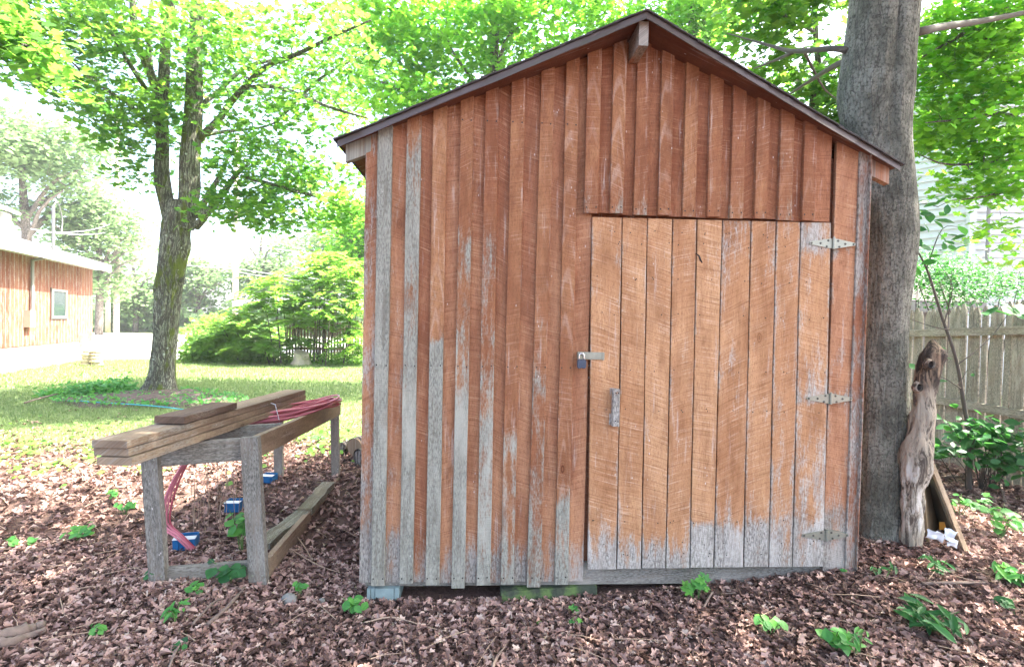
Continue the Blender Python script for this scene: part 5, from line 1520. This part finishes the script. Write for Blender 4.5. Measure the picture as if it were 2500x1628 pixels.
def paper(u, v, y, w_, h_, seed, label):
    m = MB(); c = PY(u, v, y); c.z = max(c.z, gh(c.x, c.y) + h_ * .4); n = 7; vs, fs = [], []
    for i in range(n):
        for j in range(n):
            a, b = i / (n - 1) - .5, j / (n - 1) - .5
            d = .35 * h_ * noise.noise(Vector((a * 3, b * 3, seed)))
            vs.append((c.x + a * w_, c.y + d - .35 * h_ * b, c.z + b * h_ - .25 * a * w_ + d * .5))
    for i in range(n - 1):
        for j in range(n - 1):
            fs.append((i * n + j, (i + 1) * n + j, (i + 1) * n + j + 1, i * n + j + 1))
    v2 = [(x, y_ + .002, z) for x, y_, z in vs]; N = len(vs)
    m.add(vs + v2, fs + [tuple(q + N for q in reversed(f)) for f in fs])
    return setp(m.build('paper_scrap', MT['paper'], smooth=True), label, 'paper')
paper(2284, 1308, 3.04, .10, .065, 3, 'crumpled white paper scrap under the brown leaning board')
paper(2320, 1306, 3.10, .075, .07, 9, 'greyish printed paper scrap between the two leaning boards')
paper(2327, 1326, 3.03, .06, .05, 15, 'small white paper scrap lying in front of the greyish one')
m = MB(); q = PY(2312, 1281, 3.26); m.box((q.x - .05, q.y - .004, q.z - .03), (q.x + .03, q.y, q.z + .02)); setp(m.build('orange_label', MT['amber']), 'orange scrap of packaging behind the papers by the snag', 'packaging')

# ------------------------------------------------------------------ work table and lumber
def table():
    y0, y1 = 2.87, 4.7
    yl0, yl1 = 2.74, 4.62
    tR0, tL0 = PY(612, 1066, y0), PY(388, 1083, yl0)
    tR1, tL1 = PY(824, 979, y1), PY(700, 984, yl1)
    rt = empty('work_table', (tR0.x, tR0.y, 0), 'open weathered timber table frame without a top standing on dead leaves', 'table frame')
    def leg(pt, pb, w_, th, g):
        m = MB(); pb = Vector(pb); pb.z = min(pb.z, gh(pb.x, pb.y) - .02)
        m.beam(pb, pt, w_, th, (1, 0, 0), 10, g, .35); 
        d = Vector(pt) - pb
        for t in (.93, .86, .10):
            for s in (-.25, .3):
                q = pb + d * t + Vector((s * w_, -th / 2 - .001, 0))
                m.tube([q, q + Vector((0, -.003, 0))], [.006, .004], 7, m=1)
        return m.build('leg', [MT['greywood'], MT['galv']], rt)
    leg(PY(611, 1066, y0 - .03), PY(634, 1432, y0 - .04), .097, .038, .6)
    leg(PY(368, 1096, yl0), PY(390, 1436, yl0), .088, .038, .6)
    leg(PY(817, 1008, y1 + .02), PY(820, 1166, y1 + .02), .07, .038, .3)
    leg(PY(680, 1000, yl1), PY(681, 1170, yl1), .075, .038, .4)
    def board(name, a, b, h, th, g, b_=.5, up=(0, 0, 1), mt='greywood', sg_=10):
        m = MB(); m.beam(Vector(a) - Vector((0, 0, h / 2)), Vector(b) - Vector((0, 0, h / 2)), h, th, up, sg_, g, b_); return m.build(name, MT[mt], rt)
    board('end_rail', PY(388, 1083, yl0 + .02), PY(592, 1069, y0 - .005), .122, .035, .7)
    board('side_rail', PY(620, 1066, y0), PY(827, 979, y1), .125, .035, .15, .7, mt='brownwood')
    board('side_rail', PY(385, 1082, yl0 + .05), PY(700, 984, yl1), .12, .035, .3, mt='brownwood')
    board('end_rail', PY(704, 983, yl1), PY(822, 979, y1 - .01), .12, .035, .4)
    board('cross_rail', PY(512, 1043, 3.1), PY(684, 1033, 3.29), .11, .035, .5)
    board('foot_rail', PY(408, 1384, yl0 + .02), PY(612, 1369, y0 - .0), .112, .035, .6)
    board('foot_rail', PY(652, 1362, y0 + .02), PY(829, 1160, y1 - .02), .11, .035, .1, .8, mt='brownwood')
    board('foot_rail', PY(676, 1168, y1), PY(818, 1158, y1 + .04), .06, .035, .5, mt='brownwood')
table()
def longboard(i, label):
    m = MB()
    H = .945 - .0385 * i
    off = [0, .006, .014][i]
    def top(u, v): 
        return PG(u, v, .945)
    a = PG(267 + i * 3, 1074, .945); b = PG(722, 946, .945)
    a.z = b.z = H - .019
    b.z -= .015
    a.x += [0, -.006, .01][i]; b.x += [0, .004, .008][i]; a.y += [0, .012, 0][i]
    m.beam(a, b, .158, .0335, (1, 0, 0), 22, lambda t: .32 if t < .25 else .12, [.2, .6, .8][i])
    return setp(m.build('plank', MT['brownwood']), label, 'plank', 'long planks stacked on the table frame')
longboard(0, 'top plank of the three long planks, carrying the short board')
longboard(1, 'middle plank of the three long planks stacked on the table frame')
longboard(2, 'bottom plank of the three long planks, resting on the frame')
a = PG(413, 1016, .984); b = PG(548, 980, .984); a.z = b.z = .9655; b.z -= .005
m = MB(); m.beam(a, b, .155, .036, (1, 0, 0), 8, .1, .1)
setp(m.build('plank', wood('dark_lumber', (.10, .065, .045), (.20, .13, .09), grey=(.2, .17, .14), saw_amt=.1)), 'short dark brown board lying on top of the plank stack', 'plank')
# red tubing
def tubing():
    rt = empty('tubing_coil', tuple(PY(673, 1014, 3.8)), 'coil of red plastic tubing in the table frame, one bundle hanging down', 'tubing')
    m = MB(); rd = random.Random(3)
    c0 = PG(668, 1015, .80)
    ax = (PG(762, 1000, .80) - PG(590, 1030, .80)).normalized(); sx = Vector((ax.y, -ax.x, 0))
    for k in range(13):
        la = .60 * rd.uniform(.85, 1.05); lb = .10 * rd.uniform(.35, 1.2); ph = rd.uniform(-.06, .06)
        pts = []
        for t in np.linspace(0, 2 * math.pi, 41)[:-1]:
            p = c0 + ax * (la * math.cos(t) + ph) + sx * (lb * math.sin(t) + .012 * math.sin(3 * t + k)) + Vector((0, 0, -.02 + .0055 * k + .02 * math.cos(t) + .012 * math.sin(3 * t + k * 1.7)))
            pts.append(p)
        pts.append(pts[0]); pts.append(pts[1])
        m.tube(pts, .0068, 8, cap=False, c=(rd.random(), 0, 0, 0))
    m.build('coil', MT['redpipe'], rt, smooth=True)
    h = MB()
    P = [(520, 1040, 3.3), (488, 1066, 3.18), (450, 1130, 3.12), (418, 1195, 3.1), (402, 1250, 3.1), (403, 1285, 3.12), (435, 1312, 3.14), (477, 1352, 3.2)]
    for k in range(4):
        q = [PY(u, v, y) + Vector((.010 * (k - 1.5) + .006 * math.sin(i + k), .008 * k, .004 * math.cos(i * 2 + k))) for i, (u, v, y) in enumerate(P)]
        h.tube(spline(q, 50), .0062, 8, c=(rd.random(), 0, 0, 0))
    h.build('hanging_bundle', MT['redpipe'], rt, smooth=True)
    s = MB(); p = PG(660, 1012, .83)
    s.tube([p + sx * .09 + Vector((0, 0, -.03)), p + sx * .05 + Vector((0, 0, .075)), p - sx * .05 + Vector((0, 0, .085)), p - sx * .09], .003, 5)
    s.build('string', MT['white'], rt)
tubing()
# blue boxes
def bluebox(u, v, w_, d_, h_, rot, tip, label):
    p = PG(u, v, .02)
    M = Matrix.Translation((p.x, p.y, gh(p.x, p.y) + .012)) @ Matrix.Rotation(rot, 4, 'Z') @ Matrix.Rotation(tip, 4, 'X')
    rt = empty('electrical_box', p, label, 'box', 'blue boxes among the leaves', M=M); rt['_local'] = 1
    m = MB(); t = .004
    h_ *= 1.2; m.box((-w_ / 2, 0, 0), (w_ / 2, t, h_)); m.box((-w_ / 2, d_ - t, 0), (w_ / 2, d_, h_)); m.box((-w_ / 2, t, 0), (-w_ / 2 + t, d_ - t, h_)); m.box((w_ / 2 - t, t, 0), (w_ / 2, d_ - t, h_)); m.box((-w_ / 2 + t, t, 0), (w_ / 2 - t, d_ - t, t))
    for x in (-w_ * .28, w_ * .28): m.box((x - .006, -.006, h_ * .15), (x + .006, -.0005, h_ * .9))
    m.build('box_body', MT['blueplastic'], rt)
    l = MB(); l.box((-w_ / 2 - .002, -.003, h_ + .0005), (w_ / 2 + .002, d_ * .45, h_ + .003)); l.build('white_rim', MT['white'], rt)
bluebox(449, 1345, .125, .09, .062, .25, .12, 'nearest blue box with white lid under the hanging red tubing')
bluebox(566, 1256, .108, .09, .058, .1, .1, 'middle blue box with white lid lying in the leaves under the table frame')
bluebox(650, 1188, .11, .09, .05, -.1, .1, 'farthest blue box with white lid near the back of the table frame')
# rotten timber lying inside the table frame
m = MB()
a = PG(668, 1322, .06); b = PG(738, 1255, .08); c = PG(800, 1182, .10)
m.beam(a + Vector((-.05, -.05, -.01)), b, .10, .05, (1, 0, 0), 8, .5, .3, jit=.006); m.beam(b + Vector((.02, .0, .015)), c, .10, .05, (1, 0, 0), 10, .3, .6, jit=.006)
setp(m.build('rotten_timber', wood('mossy_lumber', (.12, .10, .06), (.27, .22, .14), grey=(.28, .27, .2), saw_amt=.1, knots=.3)), 'long cracked mossy timber lying along the right foot of the table frame', 'timber')
# dry stalks
m = MB(); rd = random.Random(9)
for k in range(22):
    x_, y_ = G(rd.uniform(470, 600), rd.uniform(1250, 1330)); h_ = rd.uniform(.3, .75)
    p = Vector((x_, y_, gh(x_, y_))); m.tube(spline([p, p + Vector((rd.uniform(-.03, .03), 0, h_ * .5)), p + Vector((rd.uniform(-.06, .06), 0, h_))], 6), [.0024, .0022, .002, .0018, .0015, .001], 4, cap=False)
setp(m.build('dry_stalks', MT['stalk'], smooth=True, kind='stuff'), 'thin dry upright stalks inside the table frame', 'stalks')['kind'] = 'stuff'

# rocks, logs, sticks
p = PG(706, 1462, 0); lump('rock', 'rounded grey rock half buried in leaves between the table and the shed', 'rock', (p.x, p.y, gh(p.x, p.y) + .02), .042, .035, .035, MT['rock'], 3, .25)
p = PG(785, 1458, 0); lump('rock', 'tiny pale grey rock in the leaves left of the shed corner', 'rock', (p.x, p.y, gh(p.x, p.y) + .01), .02, .018, .018, MT['rock'], 8, .25)
def stick(pts, r, label, name='stick', z=.03, mat='stick', fork=None):
    m = MB(); P = []
    for i, (u, v) in enumerate(pts):
        q = PG(u, v, z); q.z = gh(q.x, q.y) + z + .01 * math.sin(i * 2.1); P.append(q)
    n = len(pts) * 6
    m.tube(spline(P, n), lerpl([r, r * .85, r * .5], n), 7, rough=.5)
    if fork:
        q = []
        for (u, v) in fork:
            w_ = PG(u, v, z); w_.z = gh(w_.x, w_.y) + z; q.append(w_)
        m.tube(spline(q, 10), lerpl([r * .6, r * .3], 10), 6, rough=.4)
    return setp(m.build(name, MT[mat], smooth=True), label, 'stick' if name == 'stick' else 'log')
stick([(-60, 1560), (30, 1545), (85, 1525), (110, 1520)], .030, 'thick dark dead branch in the bottom left corner, upper one of two', 'dead_branch', .04)
stick([(-60, 1575), (20, 1568), (70, 1545), (112, 1535)], .024, 'curved grey dead branch just below the dark one in the bottom left corner', 'dead_branch', .03)
stick([(508, 1522), (560, 1480), (598, 1432)], .010, 'straight grey stick in front of the table frame leg')
stick([(470, 1525), (520, 1480), (545, 1462)], .007, 'thin brown stick beside the straight grey one before the table')
stick([(412, 1628), (430, 1590), (448, 1560)], .007, 'short thin stick near the bottom edge below the table frame')
stick([(1205, 1628), (1208, 1600), (1238, 1548)], .008, 'forked grey stick at the bottom edge centre', fork=[(1208, 1600), (1200, 1575), (1190, 1560)])
stick([(1718, 1492), (1738, 1462), (1745, 1458), (1795, 1463)], .006, 'bent twig lying before the shed door sill', fork=[(1742, 1460), (1700, 1448)])
stick([(1896, 1424), (1928, 1376)], .005, 'pale straw leaning on the sill under the shed door', z=.02, mat='stalk')
stick([(2250, 1475), (2330, 1478), (2420, 1470), (2470, 1458)], .009, 'long bent grey stick on the ground right of the snag', fork=[(2330, 1478), (2350, 1490)])
stick([(2290, 1163), (2360, 1163), (2376, 1160)], .010, 'pale stick lying at the foot of the grey fence')
stick([(700, 1335), (780, 1375), (860, 1390)], .004, 'long thin pale straw between the table and the shed', mat='stalk')
stick([(690, 1270), (740, 1330), (765, 1362)], .004, 'thin pale straw crossing the foot rail of the table', mat='stalk')
stick([(890, 1500), (960, 1492), (1060, 1512), (1120, 1525)], .004, 'long fine twig below the blue-grey concrete block', mat='stalk')
stick([(2440, 1160), (2450, 1215), (2465, 1235), (2500, 1236)], .010, 'bent forked stick under the fence shrub at the right edge')

# ------------------------------------------------------------------ small plants
def plant(label, u, v, wpx, hpx, nl, ls, mat, seed, kind='herb', cat='plant', name='seedling', group=None):
    x, y = G(u, v); z = gh(x, y)
    rs = np.random.RandomState(seed); rd = random.Random(seed)
    rt = empty(name, (x, y, z), label, cat, group)
    k = y / F; W_, H_ = wpx * k / 2, hpx * k
    m = MB(); pos, nr, sz = [], [], []
    ns = max(2, nl // 4)
    for s in range(ns):
        a = rd.uniform(0, 6.28); tip = Vector((x + math.cos(a) * W_ * rd.uniform(.3, 1), y + math.sin(a) * W_ * .8 * rd.uniform(.3, 1), z + H_ * rd.uniform(.55, 1)))
        b0 = Vector((x + rd.uniform(-.015, .015), y, z - .01))
        pts = spline([b0, b0.lerp(tip, .5) + Vector((0, 0, H_ * .2)), tip], 7)
        m.tube(pts, lerpl([.0035, .0018], 7), 5, cap=False)
        for j in range(nl // ns):
            t = rd.uniform(.45, 1)
            p = pts[min(6, int(t * 6))]
            aa = rd.uniform(0, 6.28); r_ = ls * .45
            pos.append((p.x + math.cos(aa) * r_, p.y + math.sin(aa) * r_, p.z + rd.uniform(-.005, .01))); nr.append((math.cos(aa) * .3 + rd.gauss(0, .2), math.sin(aa) * .3 - .45 + rd.gauss(0, .2), 1)); sz.append(ls * rd.uniform(.6, 1.15))
    m.build('stems', MT['greenstem'], rt, smooth=True)
    tm = tmpl_oval(.36, .15, .1) if kind == 'herb' else (tmpl_maple(.2) if kind == 'maple' else tmpl_oval(.17, .2, .3))
    leafcloud('leaves', [(tm, np.array(pos), np.array(nr), np.array(sz), rs.rand(len(pos)), rs)], mat, rt, off=(x, y, z))
H_ = MT['leafH']; D_ = MT['leafD']
plist = [
 ('three-lobed green creeper sprouting against the sill below the shed door', 1700, 1440, 90, 62, 13, .062, H_, 'maple'),
 ('small green seedling in front of the mossy timber, upper one', 1405, 1488, 30, 22, 4, .055, H_, 'maple'),
 ('small green seedling in front of the mossy timber, lower one', 1402, 1515, 40, 16, 5, .045, H_, 'maple'),
 ('single tiny green leaf sprout left of the two seedlings by the mossy timber', 1307, 1506, 16, 10, 3, .04, H_, 'herb'),
 ('compact green weed in the leaves below the right half of the door', 1876, 1535, 85, 48, 22, .045, H_, 'herb'),
 ('bushy bright weed near the bottom right, below the shed door hinges', 2035, 1590, 90, 70, 30, .055, H_, 'herb'),
 ('upright narrow-leaved bright plant beside the bushy weed at bottom right', 2090, 1610, 55, 75, 14, .06, H_, 'slim'),
 ('low two-leaf weed at the bottom edge below the middle of the door', 1545, 1608, 50, 18, 6, .045, H_, 'herb'),
 ('leafy cut green stems lying on the soil before the snag', 2270, 1560, 190, 70, 44, .095, D_, 'slim'),
 ('drooping dark green seedling on bare soil in front of the snag', 2300, 1430, 80, 55, 16, .07, D_, 'slim'),
 ('dark sprig at the foot of the grey trunk beside the shed corner', 2155, 1432, 60, 35, 10, .06, D_, 'slim'),
 ('bright broad-leaved plants at the right edge beyond the leaning boards', 2440, 1330, 130, 90, 34, .075, H_, 'herb'),
 ('light green leaves low on the ground right of the leaning boards', 2340, 1260, 80, 55, 20, .07, H_, 'herb'),
 ('pale weed cluster under the leaning boards near the fence', 2400, 1230, 70, 45, 16, .06, H_, 'herb'),
 ('long cut grass stems lying at the right edge of the bare soil', 2470, 1450, 120, 55, 28, .09, MT['leafH'], 'slim'),
 ('small weed at the far right bottom under the long stick', 2440, 1500, 90, 35, 14, .05, D_, 'herb'),
 ('tall round-leaved green plant growing inside the table frame', 590, 1360, 80, 130, 20, .075, H_, 'herb'),
 ('spreading round-leaved plant at the front foot rail of the table frame', 560, 1435, 130, 60, 26, .075, MT['leafD'], 'herb'),
 ('green weed at the foot of the left front leg of the table frame', 370, 1440, 80, 40, 16, .05, D_, 'herb'),
 ('small three-leaf weed between the table and the shed', 735, 1450, 42, 50, 10, .045, H_, 'herb'),
 ('ragged dandelion-like weed in the leaves below the table', 430, 1530, 85, 60, 14, .065, H_, 'slim'),
 ('low sprout of leaves below the straight grey stick', 470, 1468, 50, 25, 10, .05, H_, 'herb'),
 ('single dark green clump near the bottom below the table', 448, 1585, 36, 25, 6, .055, D_, 'herb'),
 ('rounded bright green weed in the leaves left of the table', 190, 1325, 95, 38, 20, .06, H_, 'herb'),
 ('upper bright weed left of the left front table leg', 305, 1260, 80, 30, 14, .055, H_, 'herb'),
 ('pale weed patch behind the bright weed left of the table', 285, 1225, 70, 26, 12, .05, H_, 'herb'),
 ('small weed pair at the left edge of the leaf litter', 45, 1345, 80, 30, 14, .055, H_, 'herb'),
 ('thin sprouts near the lower left above the dead branches', 240, 1555, 90, 25, 10, .045, H_, 'herb'),
 ('leafy weeds left of the concrete block under the shed corner', 862, 1490, 70, 50, 20, .05, H_, 'herb'),
 ('small weed at the base of the right shed corner board', 2065, 1415, 40, 12, 6, .035, H_, 'herb'),
 ('bright weeds inside the table frame near the back legs', 655, 1120, 110, 30, 26, .06, H_, 'herb'),
 ('bright weeds between the table frame and the firewood', 770, 1085, 90, 30, 20, .06, H_, 'herb')]
for i, (lab, u, v, wp, hp, nl, ls, mt, kd) in enumerate(plist):
    plant(lab, u, v, wp, hp, nl, ls, mt, 200 + i, kd)

# scattered ground-ivy at the edge between lawn and litter (uncountable)
rs = np.random.RandomState(300); n = 2600
x_ = rs.uniform(-7.5, -1.2, n); y_ = 5.6 + rs.normal(size=n) * .55 + .25 * np.maximum(0, x_ + 4.5)
pch = np.array([noise.noise(Vector((a * 2.2, b * 2.2, 4))) for a, b in zip(x_, y_)])
k_ = pch > 0.0; x_, y_ = x_[k_], y_[k_]; n = len(x_)
z_ = np.array([gh(a, b) for a, b in zip(x_, y_)]) + rs.rand(n) * .05 + .02
o = leafcloud('ground_cover', [(tmpl_oval(.42, .1, .05), np.stack([x_, y_, z_], 1), rs.normal(size=(n, 3)) * .3 + np.array([0, -.3, 1]), rs.uniform(.04, .075, n), rs.rand(n), rs)], MT['leafS'], kind='stuff')
setp(o, 'patchy low green ground cover along the edge of the lawn', 'ground cover')

# ------------------------------------------------------------------ leaf litter
def in_shed(x, y):
    p = SMI @ Vector((x, y, 0)); return xl - .0 < p.x < xr and -.0 < p.y < DEP
def litter(n, xr_, yr_, s0, s1, rs, dens=None, base=.004, up=.022):
    out = []
    x = rs.uniform(*xr_, n); y = yr_[0] + (yr_[1] - yr_[0]) * rs.rand(n)
    keep = []
    for i in range(n):
        le_ = litter_edge(x[i], y[i])
        keep.append(not in_shed(x[i], y[i]) and (le_ > 0 or rs.rand() < math.exp(le_ * 2.2)) and not (x[i] > 2.3 and y[i] < 3.1 and noise.noise(Vector((x[i] * 1.6, y[i] * 1.6, 8))) > .18 and rs.rand() < .75))
    keep = np.array(keep); x, y = x[keep], y[keep]; n = len(x)
    z = np.array([gh(a, b) for a, b in zip(x, y)]) + base + up * rs.rand(n)
    nr = np.stack([rs.normal(size=n) * .30, rs.normal(size=n) * .30, np.ones(n)], 1)
    lc = np.clip(.36 + .32 * rs.normal(size=n) + .12 * np.array([noise.noise(Vector((a * .9, b * .9, 1))) for a, b in zip(x, y)]) * 2, 0, 1)
    sz = rs.uniform(s0, s1, n)
    grp = rs.randint(0, 6, n)
    for k in range(6):
        q = grp == k
        out.append((tmpl_dead(k + 1), np.stack([x, y, z], 1)[q], nr[q], sz[q], lc[q], rs))
    return out
rs = np.random.RandomState(77)
S_ = litter(54000, (-3.6, 3.6), (1.35, 3.3), .022, .054, rs) + litter(38000, (-7.0, 5.0), (2.9, 8.0), .032, .068, rs) + litter(12000, (2.0, 5.0), (2.2, 6.5), .03, .065, rs)
o = leafcloud('leaf_litter', S_, MT['litter'], kind='stuff'); setp(o, 'dense carpet of dry reddish brown fallen leaves', 'leaf litter')
# fine straw and twigs mixed in (uncountable)
m = MB(); rd = random.Random(88)
for k in range(420):
    x_, y_ = rd.uniform(-4.5, 4.2), rd.uniform(1.5, 5.2)
    if in_shed(x_, y_) or in_shed(x_ + .1, y_ + .1): continue
    a = rd.uniform(0, 6.28); L = rd.uniform(.05, .28); z = gh(x_, y_) + .035
    p = Vector((x_, y_, z)); d = Vector((math.cos(a), math.sin(a), rd.uniform(-.02, .12)))
    m.tube([p, p + d * L * .5 + Vector((rd.uniform(-.01, .01), 0, .006)), p + d * L], [.0022, .002, .001], 4, cap=False)
o = m.build('fallen_twigs', MT['stalk'], smooth=True); setp(o, 'fine dry twigs and straw scattered through the fallen leaves', 'twigs', kind='stuff')

# ------------------------------------------------------------------ lawn grass
rs = np.random.RandomState(99)
def blades(n, xr_, yr_, h0, h1):
    x = rs.uniform(*xr_, n); y = rs.uniform(*yr_, n)
    k = np.array([litter_edge(a, b) < .15 + .3 * rs.rand() for a, b in zip(x, y)]) & (x < y * -.07 + .3)
    x, y = x[k], y[k]; n = len(x)
    z = np.array([gh(a, b) for a, b in zip(x, y)])
    return np.stack([x, y, z], 1), rs.uniform(h0, h1, n)
P1, s1 = blades(52000, (-9.5, -.3), (5.4, 10.0), .03, .06)
P2, s2 = blades(36000, (-14, -.8), (10.0, 17), .045, .08)
def bl_set(P, s):
    n = len(P)
    a = rs.uniform(0, 6.28, n)
    # blades stand upright: build explicit quads
    tm, fs = tmpl_blade()
    return P, s, a
V, C, LI, base = [], [], [], 0
tm, fs = tmpl_blade()
for P, s in ((P1, s1), (P2, s2)):
    n = len(P); a = rs.uniform(0, 6.28, n); le_ = rs.uniform(.1, .9, n)
    wx = np.stack([np.cos(a), np.sin(a), np.zeros(n)], 1); fw = np.stack([-np.sin(a), np.cos(a), np.zeros(n)], 1)
    upv = np.array([0, 0, 1.0])
    wsc = 1.0 if P is P1 else 1.7
    Q = P[:, None, :] + s[:, None, None] * (tm[None, :, 0:1] * wsc * wx[:, None, :] + tm[None, :, 1:2] * upv[None, None, :] * (1 - .25 * le_[:, None, None]) + (tm[None, :, 1:2] ** 2) * le_[:, None, None] * .8 * fw[:, None, :])
    V.append(Q.reshape(-1, 3)); C.append(np.repeat(rs.rand(n), 5)); LI.append(((np.arange(n) * 5)[:, None] + np.arange(5)[None, :] + base).ravel()); base += n * 5
V = np.concatenate(V); C = np.concatenate(C); LI = np.concatenate(LI).astype(np.int32)
me = bpy.data.meshes.new('grass'); me.vertices.add(len(V)); me.vertices.foreach_set('co', V.astype(np.float32).ravel())
me.loops.add(len(LI)); me.loops.foreach_set('vertex_index', LI); me.polygons.add(len(LI) // 5); me.polygons.foreach_set('loop_start', np.arange(0, len(LI), 5, dtype=np.int32))
ca = me.color_attributes.new('lc', 'FLOAT_COLOR', 'POINT'); cc = np.ones((len(V), 4), np.float32); cc[:, :3] = C[:, None]; ca.data.foreach_set('color', cc.ravel())
me.materials.append(MT['grass']); me.update(calc_edges=True)
o = bpy.data.objects.new('grass', me); COL.objects.link(o); setp(o, 'short green lawn grass between the leaf litter and the drive', 'grass', kind='stuff')

# ------------------------------------------------------------------ bed round the left maple: soil, brush pile, hose
def bed():
    c = Vector((bL.x + .1, bL.y - .35, 0)); m = MB(); N = 40; rings = 6; vs = [(c.x, c.y, gh(c.x, c.y) + .06)]; fs = []
    for r in range(1, rings + 1):
        for k in range(N):
            t = 6.283 * k / N; R_ = (1.35 + .25 * noise.noise(Vector((math.cos(t) * 2, math.sin(t) * 2, 0)))) * r / rings
            x_, y_ = c.x + math.cos(t) * R_ * 1.15, c.y + math.sin(t) * R_ * .62
            vs.append((x_, y_, gh(x_, y_) + .065 * (1 - (r / rings) ** 2) + .05 * noise.noise(Vector((x_ * 4, y_ * 4, 0))) * (r < rings) - (.01 if r == rings else 0) + .01))
    for k in range(N): fs.append((0, 1 + k, 1 + (k + 1) % N))
    for r in range(rings - 1):
        for k in range(N):
            a = 1 + r * N + k; b = 1 + r * N + (k + 1) % N; fs.append((a, a + N, b + N, b))
    m.add(vs, fs); M = Mat('mulch'); n1 = M.noise(M.obj(), 30, 4, .7); n2 = M.noise(M.obj(), 5, 3)
    mt = M.pbr(M.mix(n1, (.05, .036, .03), (.19, .14, .11)), .95, M.bump(n1, 1, .04))
    o = m.build('soil_bed', mt, smooth=True); o['kind'] = 'structure'
    rs = np.random.RandomState(401); n = 900
    a = rs.uniform(0, 6.283, n); r = np.sqrt(rs.rand(n)) * 1.4
    P = np.stack([c.x + np.cos(a) * r * 1.15, c.y + np.sin(a) * r * .6, np.zeros(n)], 1); P[:, 2] = [gh(x, y) + .06 for x, y, _ in P]
    o = leafcloud('bed_weeds', [(tmpl_oval(.3), P, rs.normal(size=(n, 3)) * .5 + np.array([0, -.3, 1]), rs.uniform(.04, .09, n), rs.rand(n), rs)], MT['leafH'], kind='stuff'); setp(o, 'small weeds and clippings on the soil round the twin-stemmed maple', 'weeds')
bed()
bx0, by0 = G(230, 968)
shrub('brush_pile', 'heap of cut leafy branches lying on the lawn left of the maple', 'brush pile', bx0, by0, [gb(240, 952, by0, 70, 16, .35, 2), gb(160, 972, by0, 45, 9, .3, 1), gb(285, 945, by0, 25, 18, .3, .8)], 90, 16, .085, MT['leafH'], 403, tmpl_oval(.3), 30, .22)
stick([(60, 985), (120, 970), (200, 950)], .014, 'bare cut branch sticking out of the brush pile to the left', 'dead_branch', .05)
m = MB(); P = []
for (u, v) in ((165, 983), (190, 984), (240, 988), (330, 992), (400, 996), (450, 1001), (500, 1003)):
    q = PG(u, v, .045); q.z = gh(q.x, q.y) + .05; P.append(q)
m.tube(spline(P, 40), .008, 8); setp(m.build('garden_hose', MT['hose'], smooth=True), 'teal garden hose lying along the front of the mulched bed', 'hose')

for o in list(SC.objects):
    if '_local' in o: del o['_local']
print('objects', len(SC.objects), 'polys', sum(len(o.data.polygons) for o in SC.objects if o.type == 'MESH'))
